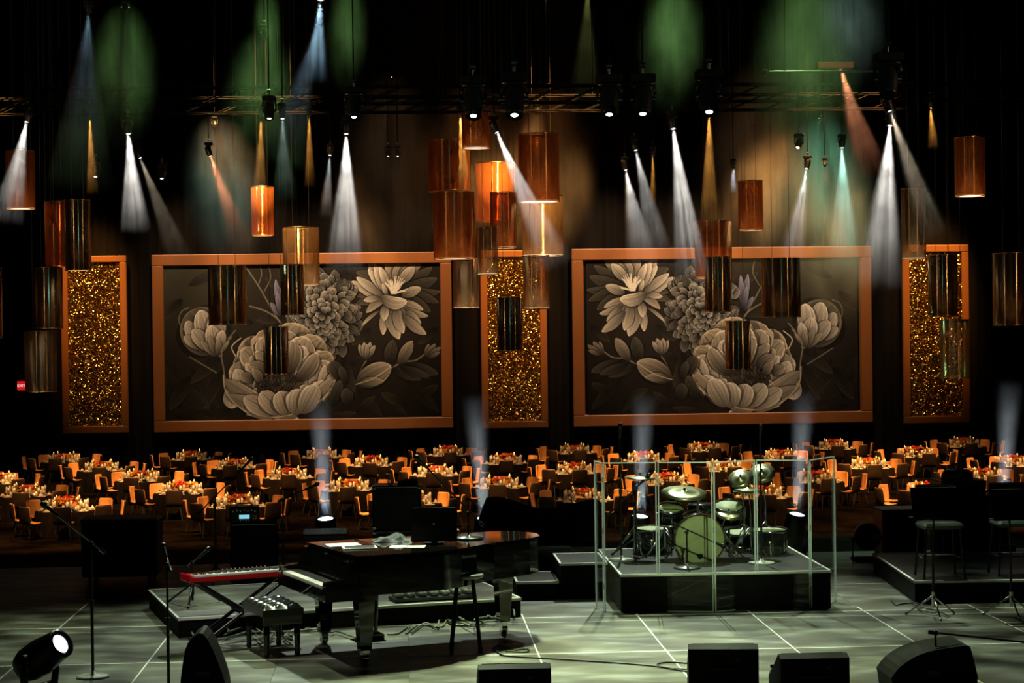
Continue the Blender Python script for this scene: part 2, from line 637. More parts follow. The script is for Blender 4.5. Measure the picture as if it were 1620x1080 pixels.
# star flower (top right): back row, then front petals
c = (624, 462)
for ang, L, wd, col in [(-150, 70, 24, DIM), (-128, 66, 26, CR2), (-100, 62, 26, CR2), (-76, 58, 26, CR2), (-52, 68, 28, CR2), (-35, 72, 22, DIM), (-18, 70, 24, DIM), (2, 72, 20, DIM), (18, 72, 20, DIM),
                        (35, 68, 22, DIM), (160, 66, 22, DIM), (172, 62, 20, DIM), (140, 60, 18, CR2)]:
    a = math.radians(ang)
    pet(c[0] + 8 * math.cos(a), c[1] + 8 * math.sin(a), c[0] + L * math.cos(a), c[1] + L * .86 * math.sin(a), wd, col, bend=.12 * math.sin(ang))
for a in [(608, 478, 556, 446, 20), (606, 470, 563, 440, 18), (612, 466, 582, 428, 18), (610, 468, 592, 420, 18), (616, 462, 600, 424, 16), (600, 472, 574, 476, 13), (612, 472, 604, 450, 10),
          (630, 452, 655, 424, 22), (634, 470, 665, 458, 20), (630, 478, 668, 492, 18), (628, 482, 660, 512, 16)]:
    pet(*a, CR)
for a in [(612, 486, 604, 530, 18), (616, 486, 629, 537, 26), (626, 484, 636, 528, 22), (610, 482, 606, 508, 18), (636, 488, 676, 502, 14), (640, 490, 664, 514, 18), (634, 498, 672, 530, 20), (600, 492, 570, 516, 8)]:
    pet(*a, CR, bend=.1)
pet(600, 470, 642, 480, 20, CR, kind='round', bend=.25)
for i in range(46):
    a = RNG.uniform(-2.6, .4)
    r = RNG.uniform(8, 21)
    stroke([P(622 + RNG.uniform(-4, 4), 466), P(624 + r * math.cos(a), 460 + r * math.sin(a))], 1.3, (.85, .77, .66), .8)
# dahlia: spiral of small rounded petals, outer ones first
cx0, cy0 = 510, 505
N = 150
for i in range(N, 0, -1):
    f_ = i / N
    r = 4.45 * math.sqrt(i) + RNG.uniform(-2, 2)
    a = i * 2.39996 + RNG.uniform(-.25, .25)
    px, py = cx0 + r * .98 * math.cos(a), cy0 + r * 1.16 * math.sin(a) - 8
    L = 9 + 13 * f_
    k = .62 + .45 * (1 - f_) + .10 * math.sin(i * 5.1) + .12 * (py < cy0 - 10)
    col = tuple(v * k for v in (.66, .60, .52))
    wob = RNG.uniform(-.5, .5)
    dx, dy = math.cos(a + wob), math.sin(a + wob) * 1.1
    pet(px - dx * L * .5, py - dy * L * .5, px + dx * L * .55, py + dy * L * .55, 11 + 9 * f_ + RNG.uniform(-1, 3), col, kind='point' if f_ > .2 and i % 4 else 'frill', dark=.16, edge=.65, vein=.18, vn=4, shadow=.9, bend=RNG.uniform(-.2, .2))
for i in range(30):
    a, r = RNG.uniform(0, 6.28), RNG.uniform(45, 62)
    pet(505 + r * .8 * math.cos(a), 436 + r * .25 * math.sin(a), 505 + r * math.cos(a), 434 + r * .4 * math.sin(a), 11, DIM, kind='round', alpha=.3)
# left bud ball
pet(345, 552, 300, 490, 74, (.40, .35, .28), kind='ell', dark=.5, vein=0)
for a in [(322, 552, 296, 505, 24), (330, 552, 318, 488, 30), (338, 552, 345, 490, 30), (318, 548, 292, 528, 16), (334, 552, 305, 518, 22), (340, 552, 334, 512, 24), (345, 552, 352, 520, 16)]:
    pet(*a, CR, kind='round', edge=.22)
for a in [(342, 560, 318, 536, 15), (342, 560, 330, 526, 14), (344, 560, 346, 530, 13), (345, 558, 362, 536, 9)]:
    pet(*a, CR2)
for pts in ([(292, 520), (284, 505), (288, 490), (300, 484)], [(300, 560), (320, 572), (342, 585)], [(366, 530), (352, 545), (350, 560)], [(372, 520), (360, 533)]):
    stroke([P(*p) for p in pts], 1.8, (.50, .44, .34), .8)
# peony: guard petals, cup and stamens
for a in [(440, 600, 372, 560, 70), (440, 600, 385, 535, 66), (440, 596, 430, 515, 84), (440, 596, 475, 512, 78), (445, 600, 508, 535, 64), (445, 606, 524, 560, 44), (445, 610, 528, 590, 40)]:
    pet(*a, (.62, .54, .43), kind='frill', dark=.30, edge=.35, vein=.06)
for a in [(430, 610, 362, 580, 48), (430, 606, 382, 548, 40), (425, 600, 396, 560, 30), (436, 600, 414, 530, 44), (440, 600, 452, 520, 54), (444, 604, 484, 532, 50), (440, 612, 520, 572, 34)]:
    pet(*a, CR2, kind='frill', dark=.34, edge=.40, vein=.06, bend=.08)
for a in [(440, 640, 462, 548, 48), (450, 640, 478, 545, 40), (470, 640, 490, 560, 38), (490, 635, 500, 560, 18), (420, 640, 388, 570, 18), (392, 625, 372, 580, 26), (500, 632, 512, 575, 14), (508, 634, 526, 585, 16)]:
    pet(*a, CR, kind='round', dark=.45, edge=.2, vein=.05)
pet(400, 610, 480, 606, 46, (.36, .30, .23), kind='ell', dark=.7, vein=0, edge=0)
for i in range(150):
    a, r = RNG.uniform(0, 6.28), math.sqrt(RNG.uniform(0, 1))
    px, py = 437 + 30 * r * math.cos(a), 603 + 16 * r * math.sin(a)
    g = RNG.uniform(.25, .6)
    pet(px, py + 2, px + RNG.uniform(-3, 3), py - RNG.uniform(3, 7), 3, (g, g * .88, g * .7), kind='round', shadow=.5)
for a in [(372, 600, 362, 640, 30), (430, 655, 372, 618, 34), (440, 650, 398, 612, 30), (450, 654, 425, 616, 36), (462, 652, 456, 612, 40), (472, 650, 488, 606, 38), (480, 648, 510, 600, 30)]:
    pet(*a, CR, kind='frill', dark=.55, edge=.22, vein=.05)
for a in [(352, 596, 440, 654, 24), (355, 620, 470, 660, 22), (440, 658, 522, 612, 20), (470, 648, 530, 590, 14)]:
    pet(*a, CR2, kind='ell', dark=.75, edge=.4, vein=.04)
for pts in ([(352, 588), (356, 615), (378, 640), (402, 648)], [(388, 650), (420, 656), (470, 648), (500, 632), (520, 618)], [(524, 570), (530, 588), (522, 610), (508, 630)], [(372, 560), (366, 545), (380, 532)], [(410, 530), (398, 545), (404, 565)]):
    stroke([P(*p) for p in pts], 1.6, (.86, .75, .58), .9)
for a in [(428, 596, 404, 552, 20), (424, 590, 392, 572, 18), (442, 590, 428, 540, 26), (452, 590, 462, 536, 28), (400, 600, 378, 590, 16), (412, 604, 398, 580, 14), (466, 600, 500, 556, 22)]:
    pet(*a, CR2, kind='frill', dark=.22, edge=.6, vein=.08, bend=.15, shadow=.9)
pet(404, 612, 472, 608, 40, (.34, .28, .21), kind='ell', dark=.7, vein=0, edge=0, shadow=.4)
for i in range(120):
    a, r = RNG.uniform(0, 6.28), math.sqrt(RNG.uniform(0, 1))
    px, py = 437 + 28 * r * math.cos(a), 604 + 14 * r * math.sin(a)
    g = RNG.uniform(.22, .6)
    pet(px, py + 2, px + RNG.uniform(-3, 3), py - RNG.uniform(3, 7), 3, (g, g * .85, g * .66), kind='round', shadow=.5)
for a in [(430, 652, 384, 624, 28), (440, 650, 410, 616, 30), (452, 652, 440, 615, 34), (464, 652, 470, 612, 36), (474, 650, 498, 606, 32)]:
    pet(*a, CR, kind='frill', dark=.5, edge=.3, vein=.06)
# buds and leaves at lower right
for a in [(574, 566, 566, 544, 12), (576, 567, 574, 541, 14), (578, 567, 584, 541, 14), (579, 566, 591, 546, 11), (577, 567, 579, 544, 10)]:
    pet(*a, CR, edge=.35, vein=.25, vn=7)
for a in [(672, 566, 676, 545, 12), (672, 566, 686, 545, 13), (673, 567, 695, 550, 12), (674, 567, 694, 558, 9)]:
    pet(*a, CR2, edge=.3, vein=.25)
for a, c in [((611, 578, 620, 538, 26), DIM), ((628, 576, 650, 540, 24), CR2), ((616, 582, 662, 600, 20), DIM), ((640, 575, 690, 592, 22), DIM), ((630, 580, 676, 596, 18), DIM)]:
    pet(*a, c, vein=.16, vn=6)
pet(560, 606, 616, 578, 44, CR2, vein=.14, vn=6, edge=.35)
pet(563, 606, 604, 602, 18, CR2, vein=.14, vn=6, edge=.35, bend=-.1)
stroke([P(560, 606), P(588, 597), P(616, 579)], 1.2, (.8, .7, .56))
for a in [(538, 600, 522, 570, 22), (546, 606, 536, 578, 14), (520, 640, 536, 600, 18), (548, 640, 544, 612, 20)]:
    pet(*a, DIM, kind='round')
IMG = np.clip(IMG, 0, 1)
IMG *= (1 + .05 * RNG.standard_normal((GH, GW, 1)))
IMG = np.clip(IMG, 0, 1)
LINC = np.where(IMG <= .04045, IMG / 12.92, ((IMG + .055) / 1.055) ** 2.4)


def grid_canvas(name, W, Hh):
    me = bpy.data.meshes.new(name)
    n = GW * GH
    co = np.zeros((n, 3), np.float32)
    co[:, 0] = (xx.ravel() / (GW - 1) - .5) * W
    co[:, 2] = (.5 - yy.ravel() / (GH - 1)) * Hh
    me.vertices.add(n)
    me.vertices.foreach_set('co', co.ravel())
    i = np.arange((GH - 1) * (GW - 1))
    r, c = i // (GW - 1), i % (GW - 1)
    a = r * GW + c
    q = np.stack([a + GW, a + GW + 1, a + 1, a], 1).astype(np.int32)
    me.loops.add(q.size)
    me.loops.foreach_set('vertex_index', q.ravel())
    me.polygons.add(len(q))
    me.polygons.foreach_set('loop_start', np.arange(0, q.size, 4, dtype=np.int32))
    me.polygons.foreach_set('loop_total', np.full(len(q), 4, np.int32))
    ca = me.color_attributes.new('paint', 'FLOAT_COLOR', 'POINT')
    col = np.ones((n, 4), np.float32)
    col[:, :3] = LINC.reshape(-1, 3)
    ca.data.foreach_set('color', col.ravel())
    me.update(calc_edges=True)
    return me


pm = bpy.data.materials.new('mural_paint')
pm.use_nodes = True
_nt = pm.node_tree
_at = _nt.nodes.new('ShaderNodeAttribute')
_at.attribute_name = 'paint'
_b = _nt.nodes['Principled BSDF']
_b.inputs['Roughness'].default_value = .8
_b.inputs['Specular IOR Level'].default_value = .1
_nt.links.new(_at.outputs['Color'], _b.inputs['Base Color'])

copper = M('copper_paint', rgb(168, 94, 36), .5, .0, var=.10, scale=.9, stretch=(1, 1, .3))
gold = M('gold_foil', (.95, .47, .10), .22, 1.0, var=.2, scale=4)


def frame(root, W, Hh, b, name='frame_rail', t=.22):
    """four rails and an inner step; local origin at the centre of the picture, front towards -y"""
    for sx, sz, dx, dz in ((0, 1, W, b), (0, -1, W, b), (1, 0, b, Hh - 2 * b), (-1, 0, b, Hh - 2 * b)):
        r = MB().bbox((sx * (W - b) / 2, 0, sz * (Hh - b) / 2), (dx, t, dz), .03).build(name, copper, root)
        if dz > dx:
            MB().bbox((sx * (W / 2 - b + .03), t * .28, 0), (.12, t * .5, Hh - 2 * b + .1), .02).build('inner_lip', copper, r)
        else:
            MB().bbox((0, t * .28, sz * (Hh / 2 - b + .03)), (W - 2 * b + .1, t * .5, .12), .02).build('inner_lip', copper, r)


canvas_me = None
for n, (x0, x1, y0, y1, lab, flip) in enumerate([
        (243, 716.5, 400.5, 680.5, 'huge copper framed mural of pale painted flowers behind the grand piano side', 1),
        (906.5, 1380, 391.5, 671.5, 'huge copper framed flower mural, mirror image, behind the drum kit side', -1)]):
    xm, ym = (x0 + x1) / 2, (y0 + y1) / 2
    c = at(xm, ym, WY)
    W = (at(x1, ym, WY) - at(x0, ym, WY)).length
    Hh = (at(xm, y1, WY) - at(xm, y0, WY)).length
    b = W * 18 / 473.5
    root = thing('flower_mural', lab, 'mural', c, 0, 'framed murals on the back wall')
    frame(root, W, Hh, b)
    if canvas_me is None:
        canvas_me = grid_canvas('painted_canvas', W - 2 * b + .04, Hh - 2 * b + .04)
        canvas_me.materials.append(pm)
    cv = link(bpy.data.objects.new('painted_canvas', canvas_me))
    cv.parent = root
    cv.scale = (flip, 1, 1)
    MB().box((0, .12, 0), (W - .1, .12, Hh - .1)).build('backing_board', black, root)

# sequin columns: copper frame with hundreds of tilted gold flakes
nfx, nfz = 72, 230
mbf = MB()
FW, FH = 2.28, 6.98
for i in range(nfx):
    for k in range(nfz):
        x = (i + .5 + random.uniform(-.3, .3)) / nfx * FW - FW / 2
        z = (k + .5 + random.uniform(-.3, .3)) / nfz * FH - FH / 2
        sx, sz = FW / nfx * .62, FH / nfz * .62
        ax, az = random.gauss(0, .42), random.gauss(0, .42)
        vs = []
        for u, v in ((-sx, -sz), (sx, -sz), (sx, sz), (-sx, sz)):
            vs.append((x + u, max(-.05, min(.05, u * math.tan(ax) + v * math.tan(az))), z + v))
        mbf.add(vs, [(0, 1, 2, 3)])
flakes = mbf.mesh('gold_flakes', gold)
goldback = M('gold_backing', (.42, .2, .05), .5, .6, var=.4, scale=8)
for n, (x0, x1, y0, y1, lab) in enumerate([
        (97.5, 202, 404.5, 685, 'narrow gold sequin wall panel between the exit sign and the piano side mural'),
        (761, 865.5, 396, 677, 'narrow gold sequin wall panel between the two flower murals'),
        (1428, 1533, 387.5, 669, 'narrow gold sequin wall panel behind the stage riser with music stands')]):
    xm, ym = (x0 + x1) / 2, (y0 + y1) / 2
    c = at(xm, ym, WY)
    W = (at(x1, ym, WY) - at(x0, ym, WY)).length
    Hh = (at(xm, y1, WY) - at(xm, y0, WY)).length
    root = thing('sequin_panel', lab, 'wall panel', c, 0, 'gold panels on the back wall')
    b = W * 11 / 104.5
    frame(root, W, Hh, b, t=.2)
    MB().box((0, .1, 0), (W - .1, .1, Hh - .1)).build('backing_board', goldback, root)
    o = tag(link(bpy.data.objects.new('gold_flakes', flakes)), kind='stuff')
    o.parent = root
    o.location = (0, -.01, 0)
    o.scale = ((W - 2 * b) / FW, 1, (Hh - 2 * b) / FH)

# lamps that wash the pictures: small spots close in front of the wall, high up
for px, pw, col in ((300, 7500, (1, .80, .56)), (420, 9500, (1, .80, .58)), (540, 10500, (1, .79, .56)), (660, 9500, (1, .77, .52)),
                    (960, 10500, (1, .79, .56)), (1080, 10500, (1, .80, .58)), (1200, 9500, (1, .82, .62)), (1325, 7500, (1, .82, .62))):
    t = at(px, 500, WY)
    lamp('picture_lamp', 'SPOT', (t.x, 79.0, 14.0), (t.x, WY, 5.0), pw * .56, col, 40, .9, .2)
for px in (150, 813, 1480):
    t = at(px, 470, WY)
    lamp('panel_lamp', 'SPOT', (t.x, 79.0, 14.0), (t.x, WY, 5.2), 10500, (1, .58, .18), 26, .9, .25)

# ------------------------------------------------------------------ banquet tables
ROWS = [
    ('back row', 79.0, [(101, 723), (303, 721), (509, 718), (709, 716), (909, 714), (1114, 711), (1319, 710), (1525, 708)]),
    ('fourth row', 73.6, [(-50, 737), (161, 734), (373, 732), (588, 729), (800, 727), (1018, 724), (1236, 721), (1449, 720)]),
    ('third row', 68.2, [(-5, 750), (223, 747), (457, 744), (689, 742), (909, 740), (1145, 737), (1374, 735), (1602, 732)]),
    ('second row', 62.6, [(41, 764), (288, 763), (553, 760), (790, 757), (1054, 755), (1291, 752), (1554, 748)]),
    ('front row', 57.2, [(106, 782), (376, 780), (650, 777), (924, 773), (1205, 769), (1471, 767)]),
]
ORD = ['first', 'second', 'third', 'fourth', 'fifth', 'sixth', 'seventh', 'eighth']
TR, TH = .93, .75
clothm = M('black_tablecloth', (.006, .005, .0045), .85, var=.3, scale=5, spec=.03)
plate_m = M('white_china', (.78, .74, .68), .25, var=.04)
napkin_m = M('folded_napkin', (.62, .58, .52), .8, var=.1)
tan = M('tan_leather', rgb(206, 148, 92), .5, var=.12, scale=5)
shellm = M('dark_chair_shell', (.016, .010, .007), .5, var=.2, spec=.25)
legm = M('chair_leg_metal', (.03, .025, .02), .4, .5)
redm = M('red_petals', (.62, .035, .045), .6, var=.35, scale=30)
orm = M('orange_foliage', (.62, .26, .05), .6, var=.4, scale=25)
brass = M('brass', (.95, .58, .18), .22, 1.0, var=.1)
wax = M('ivory_candle', (.85, .72, .5), .5, var=.05)
glassm = CLEAR('drinking_glass', (.93, .93, .92), (1, 1, 1), .22, .25, diff=((.95, .93, .9), .30))
flute_m = CLEAR('crystal_glass', (.9, .9, .9), (1, 1, 1), .3, .25, diff=((.98, .95, .9), .38))

# one of each kind, built once, shared by the copies
mb = MB()
prof = [(.02, TH + .002), (TR, TH + .002)]
n = 48
vs, fs = [], []
for k, (r, z, amp) in enumerate([(TR, TH, 0), (TR + .012, TH - .03, .004), (TR + .03, TH * .55, .03), (TR + .05, .02, .06)]):
    for i in range(n):
        a = 2 * PI * i / n
        rr = r + amp * math.sin(a * 12) + amp * .4 * math.sin(a * 5 + 1)
        vs.append((rr * math.cos(a), rr * math.sin(a), z))
for k in range(3):
    for i in range(n):
        j = (i + 1) % n
        fs.append((k * n + j, k * n + i, k * n + n + i, k * n + n + j))
skirt_me = MB().add(vs, fs, True).mesh('cloth_skirt', clothm)
top_me = MB().lathe([(TR + .002, TH - .02), (TR + .002, TH - .004), (TR - .01, TH)], 48).mesh('table_top', clothm)
plate_me = MB().lathe([(.07, 0), (.09, .004), (.15, .016), (.148, .02), (.085, .009), (0, .008)], 14).mesh('dinner_plate', plate_m)
mbn = MB()
mbn.bbox((0, 0, .03), (.10, .12, .05), .012)
mbn.add([(-.05, -.05, .05), (.05, -.05, .05), (0, .03, .12)], [(0, 1, 2), (2, 1, 0)])
napkin_me = mbn.mesh('folded_napkin', napkin_m)
wine_me = MB().lathe([(.036, 0), (.036, .004), (.006, .01), (.005, .095), (.02, .105), (.042, .14), (.043, .165), (.034, .225), (.032, .225), (.040, .16), (.036, .14), (0, .108)], 10).mesh('wine_glass', glassm)
water_me = MB().lathe([(.030, 0), (.036, .13), (.034, .13), (.028, .008), (0, .008)], 10).mesh('drinking_tumbler', glassm)
flute_me = MB().lathe([(.032, 0), (.032, .004), (.005, .01), (.005, .08), (.022, .12), (.027, .18), (.022, .25), (.020, .25), (.024, .18), (0, .1)], 10).mesh('champagne_flute', flute_m)
stick_me = MB().lathe([(.055, 0), (.055, .015), (.024, .035), (.022, .17), (.034, .19), (.022, .21), (.022, .27), (.045, .29), (.045, .32)], 10).mesh('candle_holder', brass)
wax_me = MB().lathe([(.034, .32), (.034, .39), (.004, .395)], 8).mesh('candle', wax)
fl_me = MB().lathe([(.0, .395), (.010, .405), (.008, .415), (.0, .432)], 6).mesh('flame', EM('candle_flame', (1, .62, .22), 5.0))
mbv = MB().lathe([(.03, 0), (.036, .07), (.033, .07), (.028, .006), (0, .006)], 10)
mbv.cur = 1
mbv.lathe([(.026, .012), (.026, .045), (0, .05)], 8)
sparkle_cup_me = mbv.mesh('sparkle_cup', flute_m, EM('sparkle_glow', (1, .55, .16), 2.2))  # invented glowing cups, added for warm sparkle among the glasses
bowl_me = MB().lathe([(.07, 0), (.05, .02), (.05, .1), (.16, .16), (.15, .165), (0, .15)], 14).mesh('gold_bowl', brass)


def bloom_mesh(cols, spread, count, size, z0, z1, m, name):
    b = MB()
    rr = random.Random(count * 7 + int(size * 1000))
    for k in range(count):
        a, r = rr.uniform(0, 6.28), spread * math.sqrt(rr.random())
        c = Vector((r * math.cos(a), r * math.sin(a), z0 + (z1 - z0) * rr.random() * (1 - r / spread * .5)))
        tilt = Matrix.Rotation(rr.uniform(0, 6.28), 3, 'Z') @ Matrix.Rotation(rr.uniform(0, 1.1), 3, 'X')
        for ring, (n, op) in enumerate(((5, .35), (7, 1.0))):
            for i in range(n):
                an = 2 * PI * i / n + ring * .4
                R = tilt @ Matrix.Rotation(an, 3, 'Z') @ Matrix.Rotation(op, 3, 'Y')
                s = size * (.7 + .3 * ring)
                b.add([c + R @ Vector(p) * s for p in ((0, 0, 0), (.35, .3, .7), (0, 0, 1.05), (-.1, 0, .55), (.35, -.3, .7))], [(0, 1, 2, 3), (0, 3, 2, 4)])
    return b.mesh(name, m)


red_me = bloom_mesh(None, .17, 11, .075, .19, .30, redm, 'red_blooms')
leaf_me = bloom_mesh(None, .30, 16, .085, .13, .30, orm, 'orange_foliage')

# chair: upholstered inner shell, dark outer shell, four splayed legs
def chair_shell(off, zt):
    vs, fs = [], []
    prof = [(-.21, .45), (-.10, .435), (.06, .43), (.16, .455), (.205, .53), (.225, .64), (.24, .76), (.25, .86), (.252, .90)]
    cols = 8
    for k, (y, z) in enumerate(prof):
        hw = .235 if k < 4 else .245 - .004 * (k - 4)
        if k == len(prof) - 1:
            hw = .195
        if k == len(prof) - 2:
            hw = .228
        for i in range(cols + 1):
            s = i / cols * 2 - 1
            curve = .05 * s * s
            if k < 4:
                p = (s * hw, y, z + curve * .5)
            else:
                p = (s * hw, y - curve * 1.5, z)
            nrm = Vector((0, .25, -1)) if k < 3 else (Vector((0, 1, -.6)) if k == 3 else Vector((0, 1, -.12)))
            q = Vector(p) + nrm.normalized() * off
            vs.append(tuple(q))
    W = cols + 1
    for k in range(len(prof) - 1):
        for i in range(cols):
            fs.append((k * W + i, k * W + i + 1, k * W + W + i + 1, k * W + W + i))
    return vs, fs, W, len(prof)


def slab(o0, o1):
    va, fa, W, K = chair_shell(o0, 0)
    vb, fb, _, _ = chair_shell(o1, 0)
    b = MB()
    n = len(va)
    fs = list(fa) + [tuple(reversed([i + n for i in f])) for f in fb]
    rim = [i for i in range(W)] + [k * W + W - 1 for k in range(1, K)] + [(K - 1) * W + i for i in range(W - 2, -1, -1)] + [k * W for k in range(K - 2, 0, -1)]
    for i in range(len(rim)):
        a, c = rim[i], rim[(i + 1) % len(rim)]
        fs.append((c, a, a + n, c + n))
    return b.add(va + vb, fs, True)


pad_me = slab(0, .022).mesh('upholstered_pad', tan)
shell_me = slab(.023, .045).mesh('outer_shell', shellm)
leg_mes = []
for sx in (-1, 1):
    for sy in (-1, 1):
        leg_mes.append(MB().cyl((sx * .15, sy * .13 - .02, .42), (sx * .22, sy * .21, 0), .016, .011, 6).mesh('leg', legm))


def part(name, me, root, loc=None):
    o = link(bpy.data.objects.new(name, me))
    o.parent = root
    if loc:
        o.location = loc
    return o


def single(name, me, loc, rz, label, cat, group):
    o = link(bpy.data.objects.new(name, me))
    o.location = loc
    o.rotation_euler = (0, 0, rz)
    if cat in ('wine glass', 'tumbler', 'flute', 'candle'):
        o.scale = (1.3, 1.3, 1.3)
    return tag(o, label, cat, group)


SEATS = ['near', 'near right', 'right', 'far right', 'far', 'far left', 'left', 'near left']
for row, Y, spots in ROWS:
    for ti, (px, py) in enumerate(spots):
        p = at(px, py, Y)
        c = Vector((p.x, Y, GZ))
        off = 1 if spots[0][0] < 0 else 0
        if px < -20 or px > 1640:
            continue
        ordn = ORD[ti - (1 if spots[0][0] < -20 else 0)]
        desc = f'{ordn} table from left, {row}'
        t = thing('banquet_table', f'round banquet table under floor-length black cloth, {desc.replace(" table", "")}', 'table', c, 0, 'banquet tables')
        part('table_top', top_me, t)
        part('cloth_skirt', skirt_me, t)
        rot = random.uniform(-.12, .12)
        zt = GZ + TH + .0005
        cp = thing('flower_centerpiece', f'red and orange flower arrangement in the middle of the {desc}', 'flowers', (c.x, c.y, zt), random.uniform(0, 6), 'table centrepieces')
        part('gold_bowl', bowl_me, cp)
        part('red_blooms', red_me, cp)
        part('orange_foliage', leaf_me, cp)
        sz = random.uniform(.9, 1.15)
        cp.scale = (sz * 1.25, sz * 1.25, sz * 1.2)
        for k in range(4):
            a = PI / 4 + k * PI / 2 + rot
            s = thing('candlestick', f'brass candlestick at the {["far right", "far left", "near left", "near right"][k]} of flowers, {desc}', 'candlestick',
                      (c.x + .47 * math.cos(a), c.y + .47 * math.sin(a), zt), 0, 'candlesticks on the tables')
            part('candle_holder', stick_me, s)
            cd = part('candle', wax_me, s)
            part('flame', fl_me, cd)
        for k in range(8):
            a = -PI / 2 + k * PI / 4 + rot
            ca, sa = math.cos(a), math.sin(a)
            pos = SEATS[k]
            r = 1.33 + random.uniform(-.05, .12)
            ch = thing('dining_chair', f'tan chair with dark outer shell, {pos} side of {desc}', 'chair', (c.x + r * ca, c.y + r * sa, GZ + .0005), a - PI / 2 + random.uniform(-.2, .2), 'chairs around the banquet tables')
            ch.scale = (1.14, 1.1, 1.1)
            part('upholstered_pad', pad_me, ch)
            part('outer_shell', shell_me, ch)
            if Y < 66:
                for lm in leg_mes:
                    part('leg', lm, ch)
            else:
                for lm in leg_mes[:4]:
                    part('leg', lm, ch)
            def pol(rr, da):
                return (c.x + rr * math.cos(a + da), c.y + rr * math.sin(a + da), zt)
            single('dinner_plate', plate_me, pol(.74, 0), 0, f'white plate at the {pos} place, {desc}', 'plate', 'plates on the banquet tables')
            x, y, z = pol(.74, 0)
            single('folded_napkin', napkin_me, (x, y, z + .021), a, f'folded napkin on the {pos} plate, {desc}', 'napkin', 'napkins on the plates')
            single('wine_glass', wine_me, pol(.56, .10), 0, f'stemmed wine glass at the {pos} place, {desc}', 'wine glass', 'wine glasses')
            single('drinking_tumbler', water_me, pol(.57, -.12), 0, f'plain water tumbler at the {pos} place, {desc}', 'tumbler', 'water tumblers')
            single('sparkle_cup', sparkle_cup_me, pol(.33, .2), 0, f'added amber sparkle glow facing the {pos} place, {desc}', 'candle', 'added sparkle glows')
            single('champagne_flute', flute_me, pol(.62, .27), 0, f'tall champagne flute at the {pos} place, {desc}', 'flute', 'champagne flutes')

# ------------------------------------------------------------------ hanging cylinders
film = CLEAR('copper_film', (.80, .58, .40), (1.0, .62, .34), .16, .30, streak=.85, diff=((.85, .34, .10), .10))
mirror = CLEAR('mirror_film', (.30, .23, .16), (.95, .72, .46), .40, .22, streak=.85, diff=((.40, .22, .10), .05), fres=1.0)
smoke = CLEAR('smoked_film', (.84, .78, .68), (.95, .78, .55), .10, .30, streak=.85, diff=((.55, .42, .28), .05))
glow = EM('warm_diffuser', (1, .80, .56), 2.6)
wirem = M('pendant_wire', (.02, .02, .02), .4, .6)
rimm = M('copper_rim', (.85, .5, .25), .25, 1.0)
